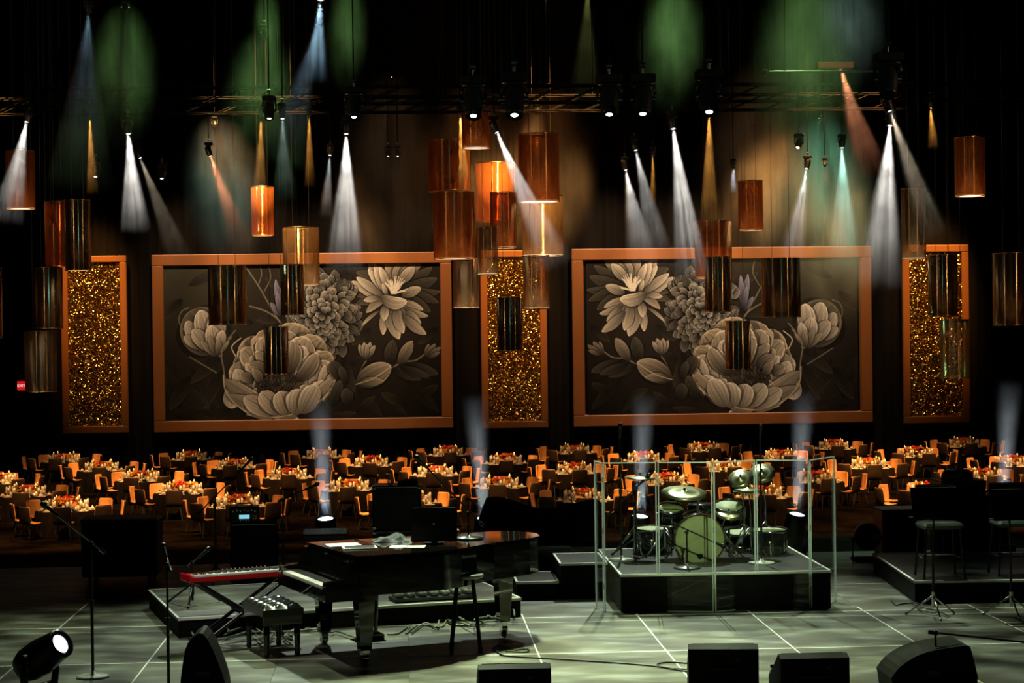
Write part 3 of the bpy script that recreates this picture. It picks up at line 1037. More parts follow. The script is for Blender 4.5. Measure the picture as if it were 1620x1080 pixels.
# cx, top, bottom, width, depth, film, light on, what sets it apart
PEND = [
    (33, 238, 331, 46, 50, 'f', 1, 'copper cylinder pendant at the upper left edge, glowing bottom'),
    (124, 316, 428, 41, 48, 'm', 1, 'tall copper cylinder pendant just above the exit side gold panel'),
    (90, 318, 421, 36, 52, 'f', 0, 'narrow dim cylinder pendant tucked behind the tall one above the exit side gold panel'),
    (77, 423, 520, 46, 49, 'm', 1, 'dark mirrored cylinder pendant overlapping the edge of the exit side gold panel'),
    (65, 523, 620, 50, 50, 's', 0, 'grey see-through cylinder pendant hanging beside the exit sign'),
    (-22, 423, 535, 52, 49, 'm', 1, 'dark cylinder pendant cut by the left picture edge'),
    (416, 295, 373, 36, 52, 'f', 1, 'small copper cylinder pendant high above the piano side mural'),
    (360, 420, 514, 60, 48, 'm', 1, 'wide dark mirrored cylinder pendant before the ball bud of the piano side mural'),
    (463, 418, 498, 37, 48, 'm', 1, 'slim mirrored cylinder pendant before the dahlia of the piano side mural'),
    (477, 360, 452, 58, 52, 's', 1, 'see-through cylinder pendant crossing the top rail of the piano side mural'),
    (437, 516, 592, 40, 47, 'm', 0, 'lowest dark cylinder pendant before the peony of the piano side mural'),
    (753, 178, 235, 44, 49, 'f', 1, 'topmost short copper pendant of the centre cluster with bright round bottom'),
    (711, 222, 303, 66, 53, 'f', 0, 'see-through copper cylinder at the upper left of the centre cluster'),
    (719, 304, 410, 66, 49, 'f', 1, 'large copper cylinder at the lower left of the centre cluster'),
    (784, 258, 350, 62, 55, 'f', 0, 'pale copper cylinder in the middle back of the centre cluster'),
    (797, 304, 393, 42, 50, 'f', 1, 'orange copper cylinder in the middle front of the centre cluster'),
    (853, 212, 320, 65, 50, 'f', 1, 'large orange copper cylinder at the upper right of the centre cluster'),
    (859, 310, 405, 65, 53, 's', 1, 'large see-through cylinder at the right of the centre cluster'),
    (772, 359, 435, 33, 48, 's', 1, 'slim see-through cylinder hanging above the middle gold panel'),
    (738, 409, 488, 42, 50, 's', 1, 'clear cylinder pendant just beside the middle gold panel on the piano side'),
    (849, 404, 489, 42, 50, 's', 1, 'clear cylinder pendant overlapping the drum side edge of the middle gold panel'),
    (807, 470, 555, 41, 47, 'm', 0, 'black mirrored cylinder pendant hanging in front of the middle gold panel'),
    (1188, 286, 365, 39, 52, 'f', 1, 'small copper cylinder pendant high above the drum side mural'),
    (1129, 350, 440, 58, 52, 'f', 1, 'wide copper cylinder crossing the top rail of the drum side mural'),
    (1136, 406, 493, 41, 48, 'm', 1, 'slim bronze mirrored cylinder before the dahlia of the drum side mural'),
    (1236, 408, 502, 61, 48, 'm', 1, 'wide bronze mirrored cylinder before the violet bud of the drum side mural'),
    (1168, 507, 585, 40, 47, 'm', 0, 'lowest bronze cylinder pendant before the peony of the drum side mural'),
    (1446, 298, 410, 38, 49, 's', 1, 'tall clear cylinder above the gold panel behind the music stands'),
    (1492, 403, 500, 45, 48, 'm', 1, 'grey mirrored cylinder in front of the gold panel behind the music stands'),
    (1511, 505, 598, 45, 50, 's', 0, 'lowest see-through cylinder beside the gold panel behind the music stands'),
    (1535, 217, 311, 47, 50, 'f', 1, 'copper cylinder pendant at the upper right, glowing bottom'),
    (1601, 400, 515, 57, 48, 'm', 1, 'dark mirrored cylinder cut by the right picture edge'),
]
FILM = {'f': film, 'm': mirror, 's': smoke}
for cx, y0, y1, wpx, Y, fm, lit, lab in PEND:
    top, bot = at(cx, y0, Y), at(cx, y1, Y)
    r = (at(cx + wpx / 2, y1, Y) - at(cx - wpx / 2, y1, Y)).length / 2
    h = top.z - bot.z
    root = thing('cylinder_pendant', lab, 'pendant', (bot.x, Y, bot.z), 0, 'hanging cylinder pendants')
    t = .012
    MB().lathe([(r, 0), (r, h), (r - t, h), (r - t, 0)], 40, close=True).build('film_tube', FILM[fm], root)
    MB().lathe([(r + .004, 0), (r + .004, .02), (r - t - .004, .02), (r - t - .004, 0)], 40, close=True).build('bottom_rim', rimm, root)
    MB().lathe([(r + .004, h - .02), (r + .004, h), (r - t - .004, h), (r - t - .004, h - .02)], 40, close=True).build('top_rim', rimm, root)
    if lit:
        MB().lathe([(r - .02, .035), (r - .02, .03)], 40).build('glowing_diffuser', glow, root)
    MB().bbox((0, 0, h - .05), (2 * r - .02, .04, .04), .01).build('cross_bar', wirem, root)
    for sx in (-1, 1):
        MB().cyl((sx * r * .45, 0, h - .03), (sx * r * .45, 0, CEIL - bot.z - .01), .006, n=5).build('hanging_wire', wirem, root)

# ------------------------------------------------------------------ light fixtures and haze
def hazemat(name, dens, power, noise=.5, scale=5.0):
    if name in MATS:
        return MATS[name]
    m = bpy.data.materials.new(name)
    m.use_nodes = True
    nt = m.node_tree
    nt.nodes.clear()
    N, L = nt.nodes.new, nt.links.new
    out = N('ShaderNodeOutputMaterial')
    vs_ = N('ShaderNodeVolumeScatter')
    vs_.inputs['Color'].default_value = (1, 1, 1, 1)
    vs_.inputs['Anisotropy'].default_value = .0
    tc = N('ShaderNodeTexCoord')
    sp = N('ShaderNodeSeparateXYZ')
    L(tc.outputs['Object'], sp.inputs[0])
    inv = N('ShaderNodeMath')
    inv.operation = 'SUBTRACT'
    inv.use_clamp = True
    inv.inputs[0].default_value = 1.0
    L(sp.outputs[2], inv.inputs[1])
    pw = N('ShaderNodeMath')
    pw.operation = 'POWER'
    pw.inputs[1].default_value = power
    L(inv.outputs[0], pw.inputs[0])
    nz = N('ShaderNodeTexNoise')
    nz.inputs['Scale'].default_value = scale
    nz.inputs['Detail'].default_value = 2
    L(tc.outputs['Object'], nz.inputs['Vector'])
    mr = N('ShaderNodeMapRange')
    mr.inputs['From Min'].default_value = .3
    mr.inputs['From Max'].default_value = .7
    mr.inputs['To Min'].default_value = dens * (1 - noise)
    mr.inputs['To Max'].default_value = dens * (1 + noise)
    L(nz.outputs['Fac'], mr.inputs[0])
    ml = N('ShaderNodeMath')
    ml.operation = 'MULTIPLY'
    L(pw.outputs[0], ml.inputs[0])
    L(mr.outputs[0], ml.inputs[1])
    L(ml.outputs[0], vs_.inputs['Density'])
    L(vs_.outputs[0], out.inputs['Volume'])
    MATS[name] = m
    return m


HAZE = hazemat('thin_haze', .17, .9)


def shaft(p, d, length, half, r0, label, m=HAZE, group='light shafts in the haze'):
    """haze caught by a lamp: cone of thin scattering smoke, unit length scaled up"""
    R1 = r0 / length + math.tan(half)
    n = 20
    b = MB()
    b.lathe([(r0 / length, .0), (R1, 1.0)], n)
    o = b.build('haze_shaft', m)
    o.location = p
    o.scale = (length,) * 3
    o.rotation_mode = 'QUATERNION'
    o.rotation_quaternion = Vector(d).to_track_quat('Z', 'Y')
    return tag(o, label, 'light beam', group, 'stuff')


def puff(p, e, rad, label, m):
    """loose cloud of haze: ellipsoid, dense in the middle, fading to nothing at its skin"""
    c = (Vector(p) + Vector(e)) / 2
    b = MB()
    b.lathe([(math.sin(PI * k / 12), -math.cos(PI * k / 12)) for k in range(13)], 20)
    o = b.build('haze_cloud', m)
    o.location = c
    o.rotation_mode = 'QUATERNION'
    o.rotation_quaternion = (Vector(e) - Vector(p)).to_track_quat('Z', 'Y')
    o.scale = (rad, rad, (Vector(e) - Vector(p)).length * .56)
    return tag(o, label, 'haze', 'clouds of coloured haze', 'stuff')


def puffmat(name, dens, noise):
    m = hazemat(name, dens, 1.5, noise, 2.2)
    nt = m.node_tree
    tc = [n for n in nt.nodes if n.type == 'TEX_COORD'][0]
    inv = [n for n in nt.nodes if n.type == 'MATH' and n.operation == 'SUBTRACT'][0]
    ln = nt.nodes.new('ShaderNodeVectorMath')
    ln.operation = 'LENGTH'
    nt.links.new(tc.outputs['Object'], ln.inputs[0])
    nt.links.new(ln.outputs['Value'], inv.inputs[1])
    return m


PUFF = puffmat('drifting_haze', .11, .8)


def fixture(loc_lens, d, sc, label, lensm, hang=True, lr=.07, group='stage lights on the trusses', to=None, cat='stage light'):
    """moving head: clamp/base, yoke with two arms, barrel head, lens; loc_lens is the lens centre"""
    d = Vector(d).normalized()
    up = Vector((0, 0, 1)) if hang else Vector((0, 0, -1))
    q = d.to_track_quat('Z', 'Y')
    lens = Vector(loc_lens)
    pivot = lens - d * .26 * sc
    basep = pivot + up * .34 * sc
    root = thing('moving_head_light', label, cat, basep, 0, group)
    L = lambda v: Vector(v) - basep
    hz = Vector((d.x, d.y, 0))
    ax = Vector((1, 0, 0)) if hz.length < .15 else Vector((hz.y, -hz.x, 0)).normalized()
    hp = [(.05, -.20), (.115, -.185), (.135, -.12), (.14, .02), (.125, .14), (.115, .24), (.115, .26), (lr + .004, .262), (lr + .001, .235)]
    h = MB().lathe([(r * sc, z * sc) for r, z in hp], 18, L(pivot), q).build('head', satin, root)
    MB().lathe([(.0, .24 * sc), (lr * sc, .243 * sc)][::-1] + [(.0, .247 * sc)], 18, L(pivot), q).build('lens', lensm, h)
    b = MB()
    for s in (-1, 1):
        b.tube([L(pivot) + ax * s * .165 * sc, L(pivot) + ax * s * .175 * sc + up * .12 * sc, L(pivot) + ax * s * .15 * sc + up * .22 * sc], .03 * sc, 6)
        b.cyl(L(pivot) + ax * s * .12 * sc, L(pivot) + ax * s * .18 * sc, .045 * sc, n=10)
    b.tube([L(pivot) - ax * .16 * sc + up * .22 * sc, L(pivot) + up * .235 * sc, L(pivot) + ax * .16 * sc + up * .22 * sc], .035 * sc, 6)
    b.build('yoke', satin, root)
    b = MB().bbox((0, 0, -.04 * sc if hang else .04 * sc), (.36 * sc, .27 * sc, .12 * sc), .02)
    b.build('base', black, root)
    if hang:
        MB().cyl((0, 0, .1 * sc), (0, 0, CEIL - basep.z - .002), .014, n=5).build('drop_pipe', rigging, root)
        MB().cyl((0, 0, .02 * sc), (0, 0, .12 * sc), .02 * sc, n=8).cyl((-.04 * sc, 0, .15 * sc), (.04 * sc, 0, .15 * sc), .045 * sc, n=10).build('clamp', darksteel, root)
    else:
        bb = MB()
        for sx in (-1, 1):
            for sy in (-1, 1):
                bb.cyl((sx * .14 * sc, sy * .1 * sc, -.02 * sc), (sx * .14 * sc, sy * .1 * sc, -.06 * sc), .02 * sc, n=8)
        bb.build('rubber_foot', rubber, root)
    return root


WHITE, COOL, WARM, ORG, RED, GREEN, BLUE, TEAL = (1, .95, .86), (.75, .92, 1), (1, .8, .55), (1, .42, .07), (1, .26, .10), (.42, 1, .26), (.45, .78, 1), (.50, 1, .82)
# lens px, beam end px, depth, colour, power, half angle, length px-based, fixture scale, lens material, name
W = 'shaft of {} light falling {}'
BEAMS = [
    (42, 193, 14, 330, 47, WHITE, 1.2, 10, .9, 'w', 'white', 'across the upper left copper pendant'),
    (203, 212, 213, 345, 47, WHITE, 2.4, 9, 1.0, 'w', 'bright white', 'left of the piano side mural'),
    (548, 212, 547, 400, 47, WHITE, 2.6, 9, 1.0, 'w', 'bright white', 'onto the piano side mural'),
    (786, 210, 868, 395, 46, WHITE, 1.7, 7.5, .9, 'w', 'slanting white', 'through the centre cluster of cylinders'),
    (1065, 204, 1092, 410, 47, WHITE, 2.8, 7, 1.0, 'w', 'bright white', 'onto the drum side mural'),
    (1408, 199, 1392, 420, 47, WHITE, 3.0, 9, 1.0, 'w', 'bright white', 'beside the tall clear cylinder'),
    (1408, 176, 1470, 350, 36, WARM, .5, 6, 1.0, 'w', 'dim slanting', 'past the tall clear cylinder'),
    (990, 269, 1014, 400, 52, WHITE, .9, 10, .8, 'w', 'soft white', 'left over the drum side mural'),
    (1006, 238, 1042, 400, 50, WHITE, .6, 8, .8, 'w', 'faint grey', 'right of the soft white one'),
    (1332, 234, 1336, 410, 50, TEAL, 1.3, 9, .8, 'w', 'teal', 'right over the drum side mural'),
    (1276, 267, 1252, 405, 52, COOL, .7, 8.5, .8, 'w', 'faint cool', 'left of the teal one'),
    (333, 247, 362, 330, 50, RED, .9, 8, .8, 'r', 'short red', 'above the piano side mural'),
    (1262, 234, 1242, 310, 48, RED, 1.6, 14, .9, 'r', 'wide red orange', 'above the drum side mural'),
    (222, 250, 280, 400, 52, WARM, .25, 7, .7, 'w', 'thin dim', 'right of the brightest left beam'),
    (142, 184, 146, 290, 50, ORG, 1.5, 4, .8, 'n', 'narrow orange', 'above the tall exit side pendant'),
    (413, 184, 411, 300, 50, ORG, 1.0, 5, .8, 'n', 'soft orange', 'onto the highest piano side pendant'),
    (489, 182, 490, 280, 50, ORG, 1.2, 4, .8, 'n', 'narrow orange', 'left of the brightest piano side beam'),
    (728, 180, 734, 290, 52, ORG, 2.4, 5, .9, 'n', 'strong orange', 'left in the centre cluster'),
    (850, 180, 832, 260, 54, RED, 1.3, 13, .9, 'n', 'wide copper red', 'right in the centre cluster'),
    (1122, 182, 1122, 340, 48, ORG, 1.4, 5, 1.2, 'n', 'tall orange', 'beside the brightest drum side beam'),
    (1033, 246, 1033, 315, 54, ORG, .8, 4, .8, 'n', 'tiny orange', 'just left of the brightest drum side beam'),
    (1472, 168, 1476, 225, 50, ORG, .7, 7, .8, 'n', 'small amber', 'near the upper right copper pendant'),
    (1330, 108, 1372, 260, 46, (1, .35, .16), .8, 10, .9, 'n', 'broad dusky orange', 'at the upper right'),
    (522, 246, 516, 330, 52, COOL, .35, 6, .7, 'w', 'faint pale', 'left of the brightest piano side beam'),
    (447, 188, 450, 300, 44, COOL, .12, 8, .8, 'w', 'faint cool', 'below the paired lamps'),
    (1160, 266, 1160, 300, 52, COOL, .35, 10, .7, 'n', 'tiny pale', 'beside the highest drum side pendant'),
    (1305, 262, 1306, 300, 54, COOL, .7, 12, .7, 'n', 'tiny cool', 'between the teal one and the red one'),
    (507, 0, 500, 110, 40, BLUE, .8, 9, 1.0, 'w', 'striped blue', 'from the top edge left of centre'),
    (503, 40, 452, 230, 42, BLUE, .12, 9, 1.0, 'n', 'faint blue', 'slanting below the striped blue one'),
    (1338, -40, 1345, 130, 40, TEAL, .6, 17, 1.0, 'n', 'wide striped teal', 'from the top edge at right'),
    (140, 20, 128, 260, 42, BLUE, .07, 10, 1.0, 'n', 'faint blue', 'at the far upper left'),
    (198, 20, 190, 230, 46, GREEN, .9, 8, 1.0, 'n', 'green', 'at the upper left'),
    (421, -20, 425, 100, 46, GREEN, 1.0, 6, 1.0, 'n', 'yellow green', 'at the top edge left of centre'),
    (418, 60, 400, 250, 46, GREEN, .8, 9, 1.0, 'n', 'broad green', 'above the pair of small lamps'),
    (553, -30, 546, 140, 46, GREEN, 1.0, 6, 1.0, 'n', 'green', 'right of the striped blue one'),
    (1066, -30, 1058, 170, 46, GREEN, 1.2, 8, 1.0, 'n', 'mossy green', 'above the drum side mural'),
    (1276, -30, 1272, 260, 46, GREEN, .9, 9, 1.0, 'n', 'dark green', 'above the wide red orange one'),
    (930, -20, 925, 150, 48, (.7, .8, .2), .08, 8, 1.0, 'n', 'faint olive', 'at the top edge right of centre'),
    (340, 200, 375, 420, 52, (.5, 1, .72), 1.6, 14, .8, 'n', 'misty teal', 'in front of the piano side mural'),
    (1300, 200, 1335, 500, 58, (.35, 1, .55), 3.2, 12, .8, 'n', 'misty teal', 'in front of the drum side mural'),
    (742, 150, 760, 420, 58, (1, .32, .07), .4, 15, .8, 'n', 'broad copper', 'behind the centre cluster, left half'),
    (868, 150, 850, 420, 58, (1, .32, .07), .4, 15, .8, 'n', 'broad copper', 'behind the centre cluster, right half'),
    (1210, 120, 1180, 420, 58, (1, .48, .18), .24, 15, .8, 'n', 'broad brown', 'above the drum side mural'),
    (620, 140, 620, 420, 58, (1, .5, .2), .18, 15, .8, 'n', 'broad brown', 'left of the centre cluster'),
]
BEAM_P = 12500.0
HZ = .42
LM = {'w': lens_white, 'r': lens_warm}
for k, (x0, y0, x1, y1, Y, col, pw, half, fs, lm, word, where) in enumerate(BEAMS):
    p = at(x0, y0, Y)
    big = half > 11.8 or col == GREEN
    e = at(x1, y1, Y - (.8 if big else .18) * (y1 - y0) * Y / 3000)
    d = (e - p)
    ln = d.length
    d.normalize()
    half_r = math.radians(half)
    r0 = .05 * fs
    if big:
        puff(p, e, ln * math.tan(half_r) * (.95 if col != GREEN else 1.5), f'soft cloud of {word} haze {where}', PUFF)
        rad = ln * math.tan(half_r) * (.95 if col != GREEN else 1.5)
        back = 2.5
        lamp('haze_fill_lamp', 'SPOT', p - d * back, e, BEAM_P * pw * HZ * (.7 if col == GREEN else .5), col, 2 * math.degrees(math.atan(rad * 1.7 / (back + ln * .5))), 1.0, .05)  # unseen lamp added behind the head so the whole cloud glows
    else:
        shaft(p + d * .02, d, ln * 1.15, half_r, r0 + .01, W.format(word, where), HAZE)
        lamp('beam_lamp', 'SPOT', p + d * .01, e, BEAM_P * pw * (6.5 / half) ** .5, col, half * 2 + 1, .3, .03 * fs, (30, .10, .55, 'voronoi'))
    if y0 > -5:
        mt = LM.get(lm, satin)
        nm = {'w': 'white', 'r': 'red'}.get(lm, 'dark')
        fixture(p, d, fs * (.75 if lm != 'n' else .6), f'{nm} stage lamp of the {word} {"haze" if big else "shaft"} {where}', mt)

# lamps seen as bright dots or dark heads without a strong beam
for x, y, Y, fs, lm, lab in [
        (426, 188, 44, .9, 'w', 'left lamp of the bright pair above the piano side mural'), (560, 186, 36, 1.0, 'w', 'dark headed lamp above the brightest piano side beam'),
        (749, 184, 35, 1.3, 'w', 'big dark lamp with bright lens above the topmost centre pendant'), (814, 183, 34, 1.35, 'w', 'biggest dark lamp above the right of the centre cluster'),
        (964, 182, 35, 1.3, 'w', 'dark bright-lensed lamp, first of two between the murals'), (1017, 181, 35, 1.3, 'w', 'dark bright-lensed lamp, second of two between the murals'),
        (1122, 178, 34, 1.35, 'w', 'big dark lamp with bright lens over the tall orange beam'), (151, 280, 50, .8, 'w', 'small bright lamp over the tall exit side pendant'),
        (256, 283, 50, .7, 'w', 'small bright lamp over the exit end of the piano side mural'), (1405, 150, 33, 1.3, 'n', 'dark unlit lamp head above the bright beams near the right'),
        (614, 247, 56, .5, 'w', 'tiny lamp dot, left of two beside the centre cluster'), (629, 247, 56, .5, 'w', 'tiny lamp dot, right of two beside the centre cluster')]:
    p = at(x, y, Y)
    fixture(p, (at(x, y + 60, Y - .42) - p), fs, lab, LM.get(lm, satin), lr=.05)

# trusses the lamps hang from
def truss(Y, z, x0, x1, lab, s=.42):
    root = thing('lighting_truss', lab, 'truss', ((x0 + x1) / 2, Y, z), 0, 'lighting trusses')
    darksteel = rigging
    hw = (x1 - x0) / 2
    for sy in (-1, 1):
        for sz in (-1, 1):
            MB().cyl((-hw, sy * s / 2, sz * s / 2), (hw, sy * s / 2, sz * s / 2), .022, n=6).build('chord', darksteel, root)
    n = int((x1 - x0) / 1.0)
    b = MB()
    for i in range(n):
        xa, xb = -hw + i * (x1 - x0) / n, -hw + (i + 1) * (x1 - x0) / n
        for sy in (-1, 1):
            b.cyl((xa, sy * s / 2, -s / 2), (xb, sy * s / 2, s / 2), .016, n=5, caps=False)
        for sz in (-1, 1):
            b.cyl((xa, -s / 2, sz * s / 2), (xb, s / 2, sz * s / 2), .016, n=5, caps=False)
    b.build('diagonal_braces', darksteel, root)
    for k in range(4):
        x = -hw + (k + .5) * (x1 - x0) / 4
        MB().cyl((x, 0, s / 2), (x, 0, CEIL - z - .01), .012, n=5).build('hoist_chain', darksteel, root)


truss(47, at(700, 150, 47).z, -14, 16, 'nearer lighting truss carrying the brightest beams')
truss(52, at(700, 165, 52).z, -16, 18, 'farther lighting truss above the cylinder pendants')
hb = thing('amber_panel', 'small orange lit panel on the bar at upper right', 'panel', at(1322, 103, 45))
MB().bbox((0, 0, 0), (.85, .1, .14), .01).build('face', copper, hb)
MB().cyl((-1.6, .1, -.14), (1.6, .1, -.14), .03, n=6).build('bar', darksteel, hb)
for sx in (-1, 1):
    MB().cyl((sx * 1.2, .1, -.14), (sx * 1.2, .1, CEIL - hb.location.z - .002), .01, n=5).build('hanging_wire', rigging, hb)

# uplights along the rear stage edge
UP = [(515, 819, 24.6, 505, 'left of the amplifier racks'), (766, 818, 25.0, 750, 'behind the dark raised lid'), (1013, 815, 24.6, 1018, 'behind the left half of the drum screen'),
      (1261, 812, 24.6, 1272, 'behind the right end of the drum screen'), (1586, 796, 24.8, 1598, 'behind the black stands at the right')]
for x, y, Y, xe, where in UP:
    p = at(x, y, Y)
    e = at(xe, y - 190, Y + .5)
    d = (e - p)
    ln = d.length
    d.normalize()
    dl = Vector((d.x, d.y - .55, d.z)).normalized()
    fixture(p, dl, 1.15, f'floor standing moving head light shining upward {where}', lens_cool, hang=False, lr=.09, group='uplights at the rear of the stage')
    shaft(p + d * .03, d, ln, math.radians(6.0), .09, f'pale upward shaft of light {where}')
    lamp('uplight_lamp', 'SPOT', p + d * .03, e, 1900, (.82, .93, 1), 13, .8, .07)

# exit sign
c = at(34, 610, 84.12)
ex = thing('exit_sign', 'small lit red exit sign on the dark wall', 'sign', c)
MB().bbox((0, 0, 0), (.36, .1, .40), .02).build('housing', EM('sign_red', (1, .02, .02), .55), ex)
for row, txt in ((0, 'EXIT'),):
    cu = bpy.data.curves.new('lettering', 'FONT')
    cu.body = txt
    cu.size = .17
    cu.align_x = 'CENTER'
    cu.align_y = 'CENTER'
    cu.extrude = .005
    cu.materials.append(EM('sign_letters', (1, .6, .55), 1.3))
    tmp = link(bpy.data.objects.new('lettering_curve', cu))
    bpy.context.view_layer.update()
    tm = bpy.data.meshes.new_from_object(tmp.evaluated_get(bpy.context.evaluated_depsgraph_get()))
    bpy.data.objects.remove(tmp)
    to = link(bpy.data.objects.new('lettering', tm))
    to.parent = ex
    to.location = (0, -.06, 0)
    to.rotation_euler = (PI / 2, 0, 0)

# ------------------------------------------------------------------ stage builders
def V2(p, z=0.0):
    return Vector((p.x, p.y, z))


def riser(name, label, p0, ang, wd, dp, h, dm=None):
    """platform: skirt body, deck top, light edge strips; p0 = front left corner"""
    root = thing(name, label, 'platform', (p0.x, p0.y, 0), ang, 'platforms and steps on the stage')
    MB().box((wd / 2, dp / 2, (h - .03) / 2), (wd - .02, dp - .02, h - .03)).build('skirt', black, root)
    MB().bbox((wd / 2, dp / 2, h - .015), (wd, dp, .03), .006).build('deck', dm or deck2, root)
    for c, d in (((wd / 2, .012, h + .001), (wd, .024, .004)), ((wd / 2, dp - .012, h + .001), (wd, .024, .004)), ((.012, dp / 2, h + .001), (.024, dp, .004)), ((wd - .012, dp / 2, h + .001), (.024, dp, .004))):
        MB().box(c, d).build('edge_strip', tape, root)
    MB().box((wd / 2, -.002, h - .012), (wd, .006, .022)).build('edge_strip', tape, root)
    return root


deck2 = M('riser_deck', (.016, .018, .014), .35, var=.5, scale=4)


def stand_base(b, kind, r=.15, h0=.0):
    if kind == 'round':
        b.lathe([(r, 0), (r, .012), (r * .8, .022), (.03, .03), (.014, .06)], 20)
    else:
        for k in range(3):
            a = k * 2 * PI / 3 + .5
            b.tube([(0, 0, .22), (r * 2.1 * math.cos(a), r * 2.1 * math.sin(a), .012)], .011, 6)
            b.cyl((r * 2.0 * math.cos(a), r * 2.0 * math.sin(a), .02), (r * 2.16 * math.cos(a), r * 2.16 * math.sin(a), .012), .015, n=6)
        b.cyl((0, 0, .1), (0, 0, .26), .02, n=8)


def mic_stand(loc, kind, h, boom, label, mat=None, base_mat=None, mic=True, group='microphone stands'):
    """boom: None or (start, end) as offsets from the pole top; the mic sits at the end"""
    mat = mat or satin
    root = thing('microphone_stand', label, 'mic stand', loc, 0, group)
    b = MB()
    stand_base(b, kind)
    b.build('base', base_mat or mat, root)
    MB().cyl((0, 0, .04), (0, 0, h * .55), .014, n=8).cyl((0, 0, h * .55), (0, 0, h), .010, n=8).build('pole', mat, root)
    MB().cyl((0, 0, h * .54), (0, 0, h * .58), .02, n=8).build('collar', rubber, root)
    top = Vector((0, 0, h))
    if boom:
        a, e = top + Vector(boom[0]), top + Vector(boom[1])
        MB().cyl(a, e, .009, n=6).cyl(a, a + (a - e).normalized() * .06, .018, n=8).build('boom', boom[2] if len(boom) > 2 else mat, root)
        MB().cyl(top - Vector((0, .02, 0)), top + Vector((0, .02, 0)), .022, n=10).build('clutch', rubber, root)
        d = (e - a).normalized()
    else:
        e, d = top, Vector((0, -.35, .9)).normalized()
    if mic:
        q = d.to_track_quat('Z', 'Y')
        m = MB().lathe([(.010, 0), (.014, .02), (.018, .13), (.020, .14)], 10, e - d * .02, q).build('microphone', satin, root)
        MB().lathe([(.02, .14), (.027, .155), (.027, .18), (.015, .2), (0, .203)], 10, e - d * .02, q).build('grille', darksteel, m)
    return root


def cable(pts, label, r=.008, m=None):
    P_ = [Vector(p) for p in pts]
    out = []
    for k in range(len(P_) - 1):
        p0, p1, p2, p3 = P_[max(k - 1, 0)], P_[k], P_[k + 1], P_[min(k + 2, len(P_) - 1)]
        for i in range(8):
            t = i / 8
            out.append(.5 * (2 * p1 + (p2 - p0) * t + (2 * p0 - 5 * p1 + 4 * p2 - p3) * t * t + (3 * p1 - p0 - 3 * p2 + p3) * t ** 3))
    out.append(P_[-1])
    o = MB().tube(out, r, 6).build('stage_cable', m or rubber)
    return tag(o, label, 'cable', 'cables on the stage floor')


# ------------------------------------------------------------------ platforms
kr_p = onz(281, 978, .2)
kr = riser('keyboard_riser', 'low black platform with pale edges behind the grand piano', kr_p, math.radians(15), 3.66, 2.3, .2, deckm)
dr_p = onz(981, 909, .41)
DRZ = .41
dr_r = onz(1309, 898.5, .41)
dr_w = dr_r.x - dr_p.x
dr = riser('drum_riser', 'black platform with pale edges carrying the drum kit', dr_p, 0, dr_w, 2.4, DRZ)
s1, s2 = onz(903, 891, .4), onz(866, 920, .205)
sw = .55
riser('riser_step', 'upper black step beside the drum platform', V2(Vector((dr_p.x - .56, s1.y, 0))), 0, .55, 1.0, .4)
riser('riser_step', 'lower black step at the foot of the drum platform', V2(Vector((dr_p.x - .56 - .50, s1.y, 0))), 0, .49, .9, .2)
rr_p = onz(1446, 919, .24)
riser('music_riser', 'black platform with pale edges under the music stands at right', rr_p, math.radians(-4), 3.2, 2.6, .24)
rs_p = onz(1415, 893, .16)
riser('riser_step', 'single black step before the platform with music stands', V2(rs_p), 0, .5, .9, .2)

# ------------------------------------------------------------------ grand piano
pc0, pc1 = onz(566, 881, 1.0), onz(489, 856, 1.0)
PANG = math.atan2((pc1 - pc0).y, (pc1 - pc0).x) - PI / 2
OUT = [(0, 0), (.62, 0), (.86, .03), (1.08, .13), (1.30, .30), (1.55, .46), (1.80, .56), (2.02, .66), (2.18, .82), (2.26, 1.04), (2.24, 1.26), (2.14, 1.43), (1.96, 1.5), (1.0, 1.5), (0, 1.5)]


def grow(poly, g):
    cx_, cy_ = 1.0, .85
    return [(x + g * (1 if x > cx_ else -1), y + g * (1 if y > cy_ else -1)) for x, y in poly]


piano = thing('grand_piano', 'glossy black concert grand piano, lid closed, in the middle of the stage', 'piano', V2(pc0), PANG)
MB().prism(OUT, .64, .965).build('case', lacquer, piano)
lid = MB().prism(grow([p for p in OUT if p[0] > .5] + [(.5, 1.5), (.5, 0)][:0], .012), .967, .99)
po = grow(OUT, .015)
front = [(x, y) for x, y in po if x < .5]
front_poly = [(-.015, -.015), (.48, -.015), (.48, 1.515), (-.015, 1.515)]
main_poly = [(.485, -.015)] + [p for p in po if p[0] > .5] + [(.485, 1.515)]
LT = .013


def sloped(poly):
    b = MB().prism(poly, .985, 1.009)
    b.v = [(x, y, z - LT * y) for x, y, z in b.v]
    return b


sloped(front_poly).build('front_lid', lacquer, piano)
sloped(main_poly).build('main_lid', lacquer, piano)
MB().box((-.14, .75, .635), (.36, 1.5, .07)).build('keybed', lacquer, piano)
for v in (.045, 1.455):
    MB().prism([(-.32, .67), (.02, .67), (.02, .965), (-.06, .955), (-.12, .80), (-.31, .775)], v - .045, v + .045, Matrix(((1, 0, 0), (0, 0, 1), (0, 1, 0)))).build('cheek', lacquer, piano)
MB().box((.0, .75, .82), (.03, 1.32, .26), Matrix.Rotation(.16, 3, 'Y')).build('fallboard', lacquer, piano)
MB().box((-.31, .75, .69), (.02, 1.32, .05)).build('key_slip', lacquer, piano)
ivory = M('ivory_key', (.86, .84, .74), .3, var=.03)
wk, bk = MB(), MB()
kw = 1.30 / 52
for i in range(52):
    y = .10 + kw * (i + .5)
    wk.box((-.215, y, .727), (.17, kw - .002, .022))
    if i % 7 in (0, 1, 3, 4, 5) and i < 51:
        bk.box((-.175, y + kw / 2, .743), (.10, .012, .012))
wk.build('white_keys', ivory, piano)
bk.build('black_keys', satin, piano)
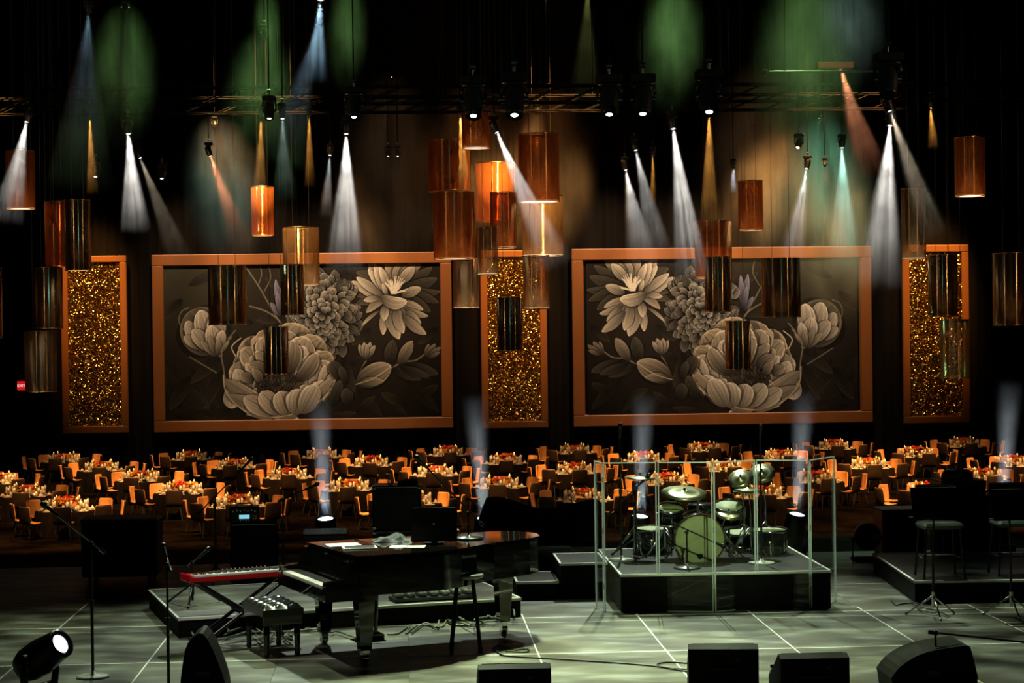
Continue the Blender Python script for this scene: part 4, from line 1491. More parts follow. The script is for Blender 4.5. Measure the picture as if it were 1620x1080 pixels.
MB().box((-.12, .75, .70), (.03, 1.30, .07)).build('key_rail', M('felt_strip', (.5, .48, .42), .6), piano)
for u, v in ((.10, .14), (.10, 1.36), (1.92, 1.12)):
    lg = MB().box((u, v, .38), (.17, .17, .52), taper=.62).box((u, v, .615), (.2, .2, .06)).build('leg', lacquer, piano)
    MB().cyl((u - .03, v, .045), (u + .03, v, .045), .045, n=12).box((u, v, .1), (.07, .07, .05)).build('caster', chrome, lg)
ly = MB().cyl((.42, .68, .64), (.40, .68, .17), .02, n=8).cyl((.42, .82, .64), (.40, .82, .17), .02, n=8).box((.38, .75, .14), (.16, .30, .07)).build('pedal_lyre', lacquer, piano)
for k in range(3):
    MB().bbox((.26, .68 + .07 * k, .11), (.14, .03, .015), .006).build('pedal', brass, ly)
# lid seam highlight trim and hinge
MB().cyl((.482, 0, .993), (.482, 1.5, .993), .006, n=6).build('lid_hinge', darksteel, piano)
PM = Matrix.Translation(V2(pc0)) @ Matrix.Rotation(PANG, 4, 'Z')


def on_lid(px, py):
    p = onz(px, py, .993)
    v = (p - pc0).dot(Vector((-math.sin(PANG), math.cos(PANG), 0)))
    return Vector((p.x, p.y, 1.0095 - LT * v))


def flat(name, px, py, w_, d_, h, rz, m, label, cat, extra=None):
    o = MB().bbox((0, 0, h / 2), (w_, d_, h), min(.004, h * .4)).build(name, m)
    o.location = on_lid(px, py)
    o.rotation_euler = (0, 0, rz)
    return tag(o, label, cat)


flat('sheet_music', 543, 862, .32, .26, .004, .25, whitecloth, 'loose white sheet music near the keyboard end of the piano lid', 'paper')
t_ = thing('tablet', 'dark tablet with pale border lying on the piano lid beside sheet music', 'tablet', on_lid(569, 868), .1)
MB().bbox((0, 0, .006), (.33, .24, .012), .004).build('body', whitecloth, t_)
MB().bbox((0, 0, .013), (.28, .19, .003), .001).build('screen', satin, t_)
flat('sheet_music', 645, 866, .34, .2, .004, -.1, whitecloth, 'white sheet of music in the middle of the piano lid', 'paper')
flat('red_book', 713, 838, .17, .16, .012, .05, M('red_brown_book', (.30, .09, .04), .5), 'small red brown book with pale edge beside the monitor on the piano', 'book')
# crumpled dark cloth on the lid
b = MB()
n1, n2 = 14, 10
vs, fs = [], []
for j in range(n2):
    for i in range(n1):
        u, v = i / (n1 - 1) * 2 - 1, j / (n2 - 1) * 2 - 1
        e = max(0, 1 - max(u * u, v * v))
        z = .004 + e * (.045 + .03 * math.sin(u * 5 + v * 3) + .02 * math.sin(v * 9 - u * 4))
        vs.append((u * .2 * (1 + .1 * math.sin(v * 4)), v * .13, z))
for j in range(n2 - 1):
    for i in range(n1 - 1):
        fs.append((j * n1 + i, j * n1 + i + 1, (j + 1) * n1 + i + 1, (j + 1) * n1 + i))
o = b.add(vs, fs, True).build('folded_jacket', M('dark_green_cloth', (.012, .018, .014), .55, bump=.4, scale=20))
o.location = on_lid(622, 856)
tag(o, 'crumpled dark cloth lying on the piano lid between the papers', 'cloth')
# monitor standing on the lid, its back to the camera
mp = on_lid(687, 861)
mo = thing('flat_monitor', 'black flat monitor seen from behind, standing on the piano lid', 'monitor', mp, -.05)
MB().bbox((0, 0, .19), (.45, .035, .34), .02, Matrix.Rotation(-.12, 3, 'X')).build('housing', satin, mo)
MB().bbox((0, .06, .006), (.2, .16, .012), .004).build('foot', satin, mo)
MB().box((0, .05, .1), (.06, .03, .2)).build('neck', satin, mo)
MB().lathe([(.014, 0), (.01, .004)], 12, (.0, -.022, .2), Vector((0, -1, 0)).to_track_quat('Z', 'Y')).build('maker_mark', chrome, mo)
# microphone on a desk stand on the lid
mp = on_lid(741, 853)
tip, mid = at(676, 740, mp.y - .2), at(740, 812, mp.y)
mic_stand((mp.x, mp.y, mp.z), 'round', mid.z - mp.z, ((.12, 0, -.09), tuple(tip - Vector((mp.x, mp.y, mid.z)))), 'black boom microphone standing on the piano lid, arm rising to the left')

# stool
sp = onz(737, 1030, 0)
st = thing('round_stool', 'round topped bar stool in front of the grand piano', 'stool', V2(sp))
MB().lathe([(.15, .70), (.175, .712), (.18, .73), (.17, .745), (0, .748)], 28).build('seat', M('stool_top', (.16, .18, .16), .3), st)
for k in range(4):
    a = PI / 4 + k * PI / 2
    MB().cyl((.10 * math.cos(a), .10 * math.sin(a), .71), (.20 * math.cos(a), .20 * math.sin(a), 0), .018, .016, 8).build('leg', black, st)
MB().tube([(.165 * math.cos(i * PI / 12), .165 * math.sin(i * PI / 12), .27) for i in range(25)], .009, 6).build('foot_ring', chrome, st)

# tufted bench
bp_ = onz(432, 1030, 0)
be = thing('piano_bench', 'tufted black leather piano bench at the keyboard end of the grand piano', 'bench', V2(bp_), PANG)
leather = M('black_leather', (.016, .018, .016), .22, var=.2)
b = MB()
n1, n2 = 21, 33
vs, fs = [], []
BW, BD = .40, .74
for j in range(n2):
    for i in range(n1):
        u, v = i / (n1 - 1), j / (n2 - 1)
        tu = abs(math.sin(u * PI * 3)) ** .5 * abs(math.sin(v * PI * 5)) ** .5
        ed = min(1, min(u, 1 - u, v, 1 - v) * 12)
        vs.append(((u - .5) * BW, (v - .5) * BD, .45 + .05 * ed * (.35 + .65 * tu)))
for j in range(n2 - 1):
    for i in range(n1 - 1):
        fs.append((j * n1 + i, j * n1 + i + 1, (j + 1) * n1 + i + 1, (j + 1) * n1 + i))
b.add(vs, fs, True)
b.box((0, 0, .42), (BW, BD, .07))
b.build('tufted_cushion', leather, be)
MB().box((0, 0, .345), (BW - .03, BD - .03, .08)).build('apron', lacquer, be)
for sx in (-1, 1):
    for sy in (-1, 1):
        MB().lathe([(.022, 0), (.03, .03), (.024, .06), (.032, .2), (.032, .31)], 10, (sx * (BW / 2 - .05), sy * (BD / 2 - .06), 0)).build('leg', lacquer, be)
        MB().lathe([(.034, .30), (.034, .345)], 10, (sx * (BW / 2 - .05), sy * (BD / 2 - .06), 0)).build('leg_block', lacquer, be)

# red stage keyboard on an X stand
KZ = .66
k0, k1 = onz(300, 918, KZ), onz(470, 905, KZ)
kang = math.atan2((k1 - k0).y, (k1 - k0).x)
klen = 1.22
redp = M('red_lacquer', (.55, .010, .014), .25, var=.1)
ky = thing('stage_keyboard', 'red stage keyboard with white keys behind the tufted bench', 'keyboard', (k0.x, k0.y, KZ), kang)
MB().bbox((klen / 2, .15, .0), (klen, .32, .06), .012).build('body', redp, ky)
MB().bbox((klen / 2 + .05, .24, .036), (klen * .62, .09, .014), .004).build('control_panel', satin, ky)
wk, bk, kn = MB(), MB(), MB()
kw = (klen - .10) / 52
for i in range(52):
    x = .05 + kw * (i + .5)
    wk.box((x, .055, .034), (kw - .002, .13, .02))
    if i % 7 in (0, 1, 3, 4, 5) and i < 51:
        bk.box((x + kw / 2, .085, .048), (.011, .08, .012))
wk.build('white_keys', ivory, ky)
bk.build('black_keys', satin, ky)
for i in range(11):
    kn.cyl((.42 + i * .045, .24, .043), (.42 + i * .045, .24, .062), .008, n=8)
kn.build('knobs', chrome, ky)
for x in (.01, klen - .01):
    MB().bbox((x, .15, .012), (.022, .325, .07), .008).build('end_cheek', redp, ky)
xs = thing('keyboard_stand', 'black X-shaped stand holding the red keyboard', 'stand', (k0.x, k0.y, 0), kang)
for k, (xa, xb) in enumerate(((.12, 1.02), (1.02, .12))):
    for y in (.03, .27):
        yy_ = y + (.02 if k else -.02)
        MB().cyl((xa, yy_, .025), (xb, yy_, KZ - .05), .020, n=8).build('leg_tube', satin, xs)
for x in (.12, 1.02):
    MB().cyl((x, -.06, .025), (x, .38, .025), .022, n=8).build('foot_bar', satin, xs)
    MB().cyl((x, -.02, KZ - .05), (x, .34, KZ - .05), .02, n=8).build('top_bar', satin, xs)
MB().cyl((.57, -.02, (KZ - .03) / 2), (.57, .32, (KZ - .03) / 2), .04, n=12).build('pivot', darksteel, xs)
for k, (x, y) in enumerate(((303, 912), (437, 896))):
    pass

# ------------------------------------------------------------------ amplifiers and racks at the back of the stage
RY = 23.9
c = at(628, 800, RY)
zt = at(628, 768, RY).z
wr = (at(667, 800, RY) - at(589, 800, RY)).length
rack_h = zt / 2
for k, (lab, z0) in enumerate((('lower black amplifier rack case with metal corners behind the piano', 0.0), ('upper black amplifier rack case stacked behind the piano', rack_h))):
    rk = thing('amplifier_rack', lab, 'rack case', (c.x, RY, z0), 0, 'stacked rack cases')
    MB().bbox((0, .25, rack_h / 2), (wr, .5, rack_h - .004), .02).build('case', satin, rk)
    MB().box((0, -.006, rack_h / 2), (wr * .86, .02, rack_h * .62)).build('grille', M('dim_grille', (.035, .045, .035), .5, scale=60, var=.6), rk)
    for sx in (-1, 1):
        for sz in (0, 1):
            MB().bbox((sx * (wr / 2 - .02), .02, .03 + sz * (rack_h - .06)), (.06, .06, .05), .01).build('metal_corner', chrome, rk)
    MB().box((0, -.004, rack_h - .02), (wr * .95, .012, .012)).build('edge_trim', tape, rk)
    MB().tube([(-.1, -.01, rack_h * .9), (-.08, -.04, rack_h * .9), (.08, -.04, rack_h * .9), (.1, -.01, rack_h * .9)], .008, 6).build('handle', darksteel, rk)
bo = thing('water_bottle', 'clear water bottle standing on the amplifier racks', 'bottle', (at(617, 760, RY).x, RY + .15, zt))
bot_m = CLEAR('clear_plastic', (.88, .93, .92), (1, 1, 1), .2, .08, diff=((.8, .85, .82), .25))
MB().lathe([(.03, 0), (.034, .02), (.033, .13), (.03, .15), (.013, .185), (.013, .2)], 14).build('bottle_body', bot_m, bo)
MB().lathe([(.016, .195), (.016, .22), (0, .222)], 10).build('cap', whitecloth, bo)
tw = MB().bbox((0, 0, .02), (.26, .2, .04), .015).bbox((.03, .01, .05), (.18, .15, .025), .01).build('folded_towel', M('dark_towel', (.05, .07, .06), .8))
tw.location = (at(645, 760, RY).x, RY + .2, zt)
tag(tw, 'folded dark towel lying beside the bottle on the racks', 'towel')

AY = 23.4
ca = at(402, 850, AY)
zc = at(402, 828, AY).z
cab = thing('speaker_cabinet', 'black guitar speaker cabinet beside the red keyboard', 'speaker', (ca.x, AY, 0), .06)
cw = (at(441, 850, AY) - at(366, 850, AY)).length
MB().bbox((0, .2, zc / 2), (cw, .4, zc), .02).build('cabinet', black, cab)
MB().box((0, -.004, zc / 2 - .01), (cw * .9, .012, zc * .86)).build('grille_cloth', M('grille_cloth', (.018, .022, .018), .8, scale=80, var=.5), cab)
MB().box((0, -.004, zc - .012), (cw * .96, .014, .012)).build('edge_piping', tape, cab)
hd = thing('guitar_amplifier', 'amplifier head with small glowing blue screen on the speaker cabinet', 'amplifier', (at(386, 820, AY).x, AY + .05, zc), .06)
hz_ = at(386, 802, AY).z - zc
hw_ = (at(409, 815, AY) - at(361, 815, AY)).length
MB().bbox((0, .14, hz_ / 2), (hw_, .26, hz_), .025).build('housing', satin, hd)
MB().box((0, .004, hz_ / 2), (hw_ * .88, .012, hz_ * .82)).build('front_panel', M('teal_panel', (.02, .05, .045), .4), hd)
MB().box((.0, -.003, hz_ * .40), (hw_ * .34, .006, hz_ * .24)).build('screen', EM('blue_screen', (.25, .62, .75), 1.0), hd)
kb = MB()
for i in range(7):
    kb.cyl((-hw_ * .36 + i * hw_ * .12, -.001, hz_ * (.74 + .06 * (i % 2))), (-hw_ * .36 + i * hw_ * .12, -.02, hz_ * (.74 + .06 * (i % 2))), .011, n=8)
for i in range(4):
    kb.cyl((-hw_ * .13 + i * hw_ * .09, -.001, hz_ * .18), (-hw_ * .13 + i * hw_ * .09, -.012, hz_ * .18), .007, n=8)
    kb.cyl((hw_ * .30 + (i % 2) * .03, -.001, hz_ * (.3 + .14 * (i // 2))), (hw_ * .30 + (i % 2) * .03, -.012, hz_ * (.3 + .14 * (i // 2))), .009, n=8)
kb.build('knobs', chrome, hd)
MB().tube([(-.1, .14, hz_), (-.08, .14, hz_ + .03), (.08, .14, hz_ + .03), (.1, .14, hz_)], .01, 6).build('handle', tape, hd)

# second grand seen from behind: dark body and a raised curved lid
GY = 24.6
g0 = at(888, 850, GY)
gp = thing('second_piano', 'second black piano in shadow behind the grand, raised lid with wavy top', 'piano', (g0.x, GY, 0))
pts = [(752, 836), (760, 812), (769, 787), (785, 785), (803, 788), (825, 796), (848, 803), (868, 804), (890, 801), (912, 795), (932, 790), (946, 789), (951, 796), (952, 858), (752, 858)]
poly = []
for x, y in pts:
    q_ = at(x, y, GY)
    poly.append((q_.x - g0.x, q_.z))
MB().prism(poly, -.015, .015, Matrix(((1, 0, 0), (0, 0, 1), (0, 1, 0)))).build('raised_lid', black, gp)
xa, xb = poly[0][0], poly[-2][0]
zl = poly[-1][1]
MB().bbox(((xa + xb) / 2, .33, zl - .16), (xb - xa, .62, .32), .06).build('case', lacquer, gp)
for u, v in ((xa + .15, .1), (xb - .15, .1), ((xa + xb) / 2, .55)):
    MB().box((u, v, (zl - .32) / 2), (.12, .12, zl - .32), taper=.7).build('leg', lacquer, gp)
dk = thing('road_case', 'long dark road case standing in shadow at the left of the stage', 'case', (at(188, 850, 23.6).x, 23.6, 0))
zk = at(188, 822, 23.6).z
wk_ = (at(250, 850, 23.6) - at(130, 850, 23.6)).length
MB().bbox((0, .3, zk / 2 + .04), (wk_, .6, zk - .08), .02).build('case_body', black, dk)
MB().bbox((0, .3, zk - .01), (wk_ + .02, .62, .03), .008).build('lid_edge', M('dark_wood_edge', (.04, .03, .022), .5), dk)
for sx in (-1, 1):
    for v in (.08, .52):
        MB().cyl((sx * (wk_ / 2 - .1) - .02, v, .045), (sx * (wk_ / 2 - .1) + .02, v, .045), .045, n=12).build('caster', rubber, dk)

# ------------------------------------------------------------------ drum kit
drumblack = M('drum_shell', (.012, .012, .012), .12, coat=.5)
headm = M('coated_drumhead', (.52, .56, .30), .6, var=.22, scale=5)
bronze = M('cymbal_bronze', (.72, .70, .42), .28, .85, var=.15, scale=6)


def xq(d):
    return Vector(d).normalized().to_track_quat('Z', 'Y')


bc = at(1107, 853, 21.3)
BR = .292
bdz = bc.z - BR - DRZ
bd = thing('bass_drum', 'bass drum with pale front head and dark shield emblem, centre of the kit', 'drum', (bc.x, 21.3, DRZ), math.radians(-3))
cz = bc.z - DRZ
qf = xq((0, -1, 0))
MB().lathe([(BR - .012, -.46), (BR - .012, -.01), (BR - .03, -.01), (BR - .03, -.46)], 40, (0, 0, cz), qf, close=True).build('shell', drumblack, bd)
for y in (0, -.45):
    MB().lathe([(BR - .016, -.022 + y), (BR, -.022 + y), (BR, .022 + y), (BR - .016, .022 + y)], 40, (0, 0, cz), qf, close=True).build('hoop', M('hoop_wood', (.10, .06, .03), .25, coat=.4), bd)
hd_ = MB().lathe([(BR - .014, .002), (BR - .02, .008), (0, .010)], 40, (0, 0, cz), qf).build('front_head', headm, bd)
MB().prism([(-.032, .03), (.032, .03), (.032, 0), (.02, -.025), (0, -.036), (-.02, -.025), (-.032, 0)], 0, .003, Matrix(((1, 0, 0), (0, 0, -1), (0, 1, 0))), (.0, -.011, cz - .19)).build('emblem', black, hd_)
for k in range(10):
    a = 2 * PI * k / 10 + .3
    x, z = BR * math.cos(a), BR * math.sin(a)
    MB().box((x, -.0, cz + z), (.03, .07, .03)).cyl((x, .0, cz + z), (x, .44, cz + z), .005, n=5).build('claw_rod', chrome, bd)
for s in (-1, 1):
    MB().cyl((s * (BR - .02), .1, cz - .08), (s * (BR + .12), -.02, 0.01), .009, n=6).build('spur', chrome, bd)
MB().cyl((0, .16, cz + BR - .02), (0, .16, cz + BR + .14), .016, n=8).build('tom_post', chrome, bd)


def drum(name, label, px, py, Y, r, depth, tilt, legs=0, on=DRZ):
    p = at(px, py, Y)
    root = thing(name, label, 'drum', (p.x, Y, on), 0, 'drums of the kit')
    q = Matrix.Rotation(tilt, 3, 'X').to_quaternion()
    z = p.z - on
    MB().lathe([(r - .012, -depth), (r, -depth), (r, 0), (r - .012, 0)], 26, (0, 0, z), q, close=True).build('shell', drumblack, root)
    MB().lathe([(0, .0), (r - .005, .0), (r - .005, -.004)], 26, (0, 0, z), q).build('batter_head', headm, root)
    MB().lathe([(0, -depth), (r - .005, -depth + .003), (r - .005, -depth + .006)], 26, (0, 0, z), q).build('bottom_head', satin, root)
    for d0 in (.0, -depth):
        MB().lathe([(r, d0 - .015), (r + .012, d0 - .015), (r + .012, d0 + .015), (r, d0 + .015)], 26, (0, 0, z), q, close=True).build('hoop', chrome, root)
    b = MB()
    for k in range(8):
        a = 2 * PI * k / 8
        pa = Vector((0, 0, z)) + q @ Vector(((r + .006) * math.cos(a), (r + .006) * math.sin(a), 0))
        pb = Vector((0, 0, z)) + q @ Vector(((r + .006) * math.cos(a), (r + .006) * math.sin(a), -depth))
        b.cyl(pa, pb, .004, n=5)
        b.cyl(pa + (pb - pa) * .35, pa + (pb - pa) * .65, .012, n=6)
    b.build('lugs', chrome, root)
    zb = z - depth
    if legs:
        for k in range(3):
            a = 2 * PI * k / 3 + .4
            MB().cyl(((r + .02) * math.cos(a), (r + .02) * math.sin(a), z - depth * .4), ((r + .05) * math.cos(a), (r + .05) * math.sin(a), 0), .008, n=6).build('leg', chrome, root)
    else:
        MB().cyl((0, 0, .02), (0, .02, zb), .014, n=8).build('mount_post', chrome, root)
        b = MB()
        for k in range(3):
            a = 2 * PI * k / 3 + .9
            b.tube([(0, 0, .2), (.2 * math.cos(a), .2 * math.sin(a), .01)], .009, 6)
        b.build('stand_legs', chrome, root)
    return root


drum('rack_tom', 'small dark tom above the left of the bass drum', 1061, 803, 21.75, .145, .17, .35)
drum('rack_tom', 'dark tom above the right of the bass drum', 1153, 800, 21.75, .165, .19, .35)
drum('floor_tom', 'dark floor tom on legs right of the bass drum', 1217, 838, 22.0, .20, .36, .05, 1)
drum('floor_tom', 'second dark floor tom behind the left screen panel', 1030, 836, 22.3, .20, .34, .05, 1)
drum('snare_drum', 'shallow snare drum between the bass drum and floor tom', 1170, 842, 22.3, .178, .14, .12)


def cymbal(px, py, Y, r, tiltx, tilty, label, base_px, double=False, on=DRZ):
    p = at(px, py, Y)
    bx = at(base_px[0], base_px[1], Y)
    root = thing('cymbal_stand', label, 'cymbal', (bx.x, Y, on), 0, 'cymbals on stands')
    z = p.z - on
    tip = Vector((p.x - bx.x, 0, z))
    q = (Matrix.Rotation(tilty, 3, 'Y') @ Matrix.Rotation(tiltx, 3, 'X')).to_quaternion()
    prof = [(.008, .030), (r * .14, .026), (r * .20, .012), (r * .6, .004), (r, -.008), (r * .6, .002), (r * .2, .009), (.008, .025)]
    MB().lathe(prof, 32, tip, q, close=True).build('cymbal', bronze, root)
    if double:
        MB().lathe([(a, -b_) for a, b_ in prof], 32, tip - Vector((0, 0, .035)), q, close=True).build('lower_cymbal', bronze, root)
    kz = min(.75, z * .62)
    MB().cyl((0, 0, .1), (0, 0, kz), .013, n=8).cyl((0, 0, kz), tip + Vector((0, 0, .05)), .008, n=8).build('pole', chrome, root)
    MB().cyl(tip + Vector((0, 0, .03)), tip + Vector((0, 0, .055)), .014, n=8).build('wing_nut', chrome, root)
    for k in range(3):
        a = 2 * PI * k / 3 + px * .1
        e = Vector((.26 * math.cos(a), .26 * math.sin(a), .012))
        lg = MB().tube([(0, 0, .34), e], .008, 5).tube([(0, 0, .30), e * .98], .006, 5).build('leg', chrome, root)
        MB().cyl(e - Vector((0, 0, .012)), e + Vector((0, 0, .012)), .014, n=8).build('rubber_foot', rubber, lg)
    return root


cymbal(1013, 755, 22.0, .19, .05, .04, 'bright crash cymbal on a chrome stand behind the leftmost wide panel', (1004, 860))
cymbal(1083, 779, 21.9, .275, .25, .03, 'wide ride cymbal over the bass drum', (1052, 850))
cymbal(1171, 757, 22.2, .15, .75, -.35, 'tilted splash cymbal over the right tom', (1178, 850))
cymbal(1205, 748, 22.4, .16, .7, -.30, 'tilted crash cymbal behind the screen joint at right', (1212, 850))
cymbal(1184, 774, 21.8, .18, .0, .0, 'closed hi-hat pair at the right of the kit', (1188, 850), True)
cymbal(1153, 812, 21.6, .17, .35, .05, 'low dull cymbal in front of the right tom', (1140, 870))
th = thing('drum_throne', 'round black drum throne behind the bass drum', 'stool', (at(1110, 850, 22.7).x, 22.7, DRZ))
MB().lathe([(.15, .44), (.17, .46), (.17, .51), (.15, .53), (0, .535)], 22).build('seat', leather, th)
MB().cyl((0, 0, .12), (0, 0, .45), .02, n=8).build('post', chrome, th)
for k in range(3):
    a = 2 * PI * k / 3
    MB().tube([(0, 0, .3), (.24 * math.cos(a), .24 * math.sin(a), .012)], .011, 6).build('leg', chrome, th)

pale = M('pale_stand_base', (.42, .44, .36), .45)
p = onz(983, 886, DRZ)
mic_stand((p.x, p.y, DRZ), 'round', at(983, 692, p.y).z - DRZ, None, 'tall straight microphone stand with pale base on the left of the drum platform', base_mat=pale)
p = onz(1205, 891, DRZ)
mic_stand((p.x, p.y, DRZ), 'round', at(1203, 694, p.y).z - DRZ, None, 'tall straight microphone stand with pale base at the right of the drum platform', base_mat=pale)
p = onz(1007, 880, DRZ)
mic_stand((p.x, p.y, DRZ), 'tripod', at(1007, 772, p.y).z - DRZ, (tuple(at(968, 810, p.y) - at(1007, 772, p.y)), tuple(at(1013, 766, p.y) - at(1007, 772, p.y))), 'short boom microphone left of the drums behind the first wide panel')
p = onz(1087, 899, DRZ)
mic_stand((p.x, p.y, DRZ), 'round', at(1088, 842, p.y).z - DRZ, (tuple(at(1072, 830, p.y) - at(1088, 842, p.y)), tuple(at(1127, 855, p.y) - at(1088, 842, p.y))), 'low boom microphone pointing at the bass drum head', base_mat=deck2)

# clear acrylic drum screen: hinged panels, each a part with its bright polished edges
acryl = CLEAR('clear_acrylic', (.95, .97, .955), (1, 1, 1), .015, .02)
edgem = M('acrylic_edge', (.92, 1.0, .94), .3, var=.05)
_e = edgem.node_tree
_tr = _e.nodes.new('ShaderNodeBsdfTranslucent')
_tr.inputs[0].default_value = (.92, 1.0, .94, 1)
_mx = _e.nodes.new('ShaderNodeMixShader')
_mx.inputs[0].default_value = .55
_e.links.new(_e.nodes['Principled BSDF'].outputs[0], _mx.inputs[1])
_e.links.new(_tr.outputs[0], _mx.inputs[2])
_e.links.new(_mx.outputs[0], _e.nodes['Material Output'].inputs[0])
base_px = [(943, 961), (956, 968), (1042, 967), (1130.5, 968), (1197.5, 961.5), (1283.5, 963.5), (1323, 951)]
bpz = [onz(x, y, 0) for x, y in base_px]
SH = at(1085, 730.5, (bpz[2].y + bpz[3].y) / 2).z
sc_ = thing('drum_screen', 'clear acrylic folding screen of six panels around the drum platform', 'screen', V2(bpz[0]))
for k in range(6):
    a, b_ = bpz[k] - bpz[0], bpz[k + 1] - bpz[0]
    a.z = b_.z = 0
    d = (b_ - a)
    L = d.length
    d.normalize()
    a, b_ = a + d * .008, b_ - d * .008
    L -= .016
    q = Matrix.Rotation(math.atan2(d.y, d.x), 3, 'Z')
    m_ = (a + b_) / 2
    pn = MB().box(m_ + Vector((0, 0, SH / 2)), (L - .02, .010, SH - .02), q).build('acrylic_panel', acryl, sc_)
    for e in (a, b_):
        MB().box(e + Vector((0, 0, SH / 2)) + (m_ - e).normalized() * .006, (.012, .014, SH), q).build('polished_edge', edgem, pn)
    for z in (.005, SH - .005):
        MB().box(m_ + Vector((0, 0, z)), (L, .013, .011), q).build('polished_edge', edgem, pn)
    if k:
        for z in (.25, .85, 1.4):
            MB().cyl(bpz[k] - bpz[0] + Vector((0, 0, z)) - Vector((0, 0, bpz[k].z)), bpz[k] - bpz[0] + Vector((0, 0, z + .06)) - Vector((0, 0, bpz[k].z)), .007, n=6).build('hinge', bot_m, sc_)

# ------------------------------------------------------------------ right hand group: music stands, stools, cabinets
def music_stand(px, py, base, label, wpx, tilt=.35):
    p = onz(base[0], base[1], 0)
    root = thing('music_stand', label, 'music stand', V2(p), 0, 'music stands')
    t = at(px, py, p.y)
    w_ = (at(px + wpx / 2, py, p.y) - at(px - wpx / 2, py, p.y)).length
    b = MB()
    stand_base(b, 'tripod', .14)
    b.build('tripod_base', chrome, root)
    x = t.x - p.x
    z = t.z
    MB().cyl((0, 0, .2), (0, 0, z * .6), .014, n=8).cyl((0, 0, z * .6), (x, 0, z + .03), .011, n=8).build('pole', darksteel, root)
    tr = MB().bbox((x, -.06, z + .17), (w_, .012, .34), .005, Matrix.Rotation(-tilt, 3, 'X')).build('tray', black, root)
    MB().box((x, .02, z + .015), (w_, .09, .012)).build('lip', darksteel, tr)
    return root


music_stand(1477, 820, (1477, 975), 'wide black music stand at the left front of the right platform', 74)
music_stand(1597, 823, (1600, 975), 'black music stand at the far right edge of the stage', 60)


def stool(px, py, label):
    p = onz(px, py, .24)
    root = thing('stage_stool', label, 'stool', (p.x, p.y, .24), 0, 'stools on the right platform')
    h = .58
    MB().bbox((0, 0, h), (.46, .38, .07), .03).build('seat', M('stool_pad', (.06, .08, .065), .4), root)
    MB().bbox((0, .19, h + .33), (.44, .03, .22), .015).build('backrest', black, root)
    for sx in (-1, 1):
        MB().cyl((sx * .2, .18, h), (sx * .2, .19, h + .42), .012, n=6).build('back_post', satin, root)
        for sy in (-1, 1):
            MB().cyl((sx * .19, sy * .15, h - .03), (sx * .23, sy * .19, 0), .014, n=6).build('leg', satin, root)
    MB().tube([(-.21, -.17, .22), (.21, -.17, .22), (.21, .17, .22), (-.21, .17, .22), (-.21, -.17, .22)], .009, 5).build('foot_rail', satin, root)


stool(1487, 912, 'black high chair with grey seat behind the wide music stand')
stool(1604, 908, 'black high chair with grey seat at the right picture edge')


def cabinet(px0, px1, py0, Y, label, z0=0.0, dep=.5, knob=True, name='black_cabinet', cat='cabinet'):
    a, b_ = at(px0, py0, Y), at(px1, py0, Y)
    h = a.z - z0
    root = thing(name, label, cat, ((a.x + b_.x) / 2, Y, z0), 0, 'black boxes at the rear right')
    MB().bbox((0, dep / 2, h / 2), (b_.x - a.x, dep, h), .02).build('body', satin, root)
    MB().bbox((0, dep / 2, h - .012), (b_.x - a.x + .012, dep + .012, .022), .006).build('top_edge', M('dark_top', (.03, .028, .024), .45), root)
    MB().box((0, -.005, h * .5), ((b_.x - a.x) * .86, .012, h * .8)).build('front_panel', black, root)
    MB().tube([(-.1, -.01, h * .8), (-.09, -.035, h * .8), (.09, -.035, h * .8), (.1, -.01, h * .8)], .008, 6).build('handle', darksteel, root)
    return root


cabinet(1396, 1463, 806, 24.9, 'tall black cabinet with brown top edge before the right rear tables')
cabinet(1490, 1560, 761, 24.3, 'black box rising above the music stands at right', dep=.6)
cabinet(1555, 1588, 784, 24.5, 'lower black box beside the tall one above the music stands')
# rounded dark cover on the taller box
cv_ = at(1525, 761, 24.3)
o = MB().lathe([(.20, 0), (.21, .03), (.20, .09), (.15, .13), (0, .145)], 24).build('rounded_cover', satin)
o.location = (cv_.x, 24.6, cv_.z)
tag(o, 'rounded black drum shaped cover on the tall box at right', 'cover')
# round floor fan like lamp facing the camera
fp = at(1373, 849, 24.4)
ff = thing('round_floor_lamp', 'round black floor lamp with thin bright lower rim left of the tall cabinet', 'stage light', (fp.x, 24.4, 0))
MB().lathe([(.12, -.2), (.17, -.1), (.18, 0), (.165, .01), (.16, -.03), (0, -.04)], 28, (0, 0, fp.z), qf).build('drum_body', satin, ff)
MB().tube([(.172 * math.cos(PI + i * PI / 16), -.012, fp.z + .172 * math.sin(PI + i * PI / 16)) for i in range(17)], .008, 6).build('bright_rim', brass, ff)
MB().tube([(-.2, 0, fp.z), (-.2, 0, .04), (.2, 0, .04), (.2, 0, fp.z)], .018, 6).build('yoke', satin, ff)
MB().bbox((0, 0, .02), (.4, .3, .04), .01).build('base', black, ff)

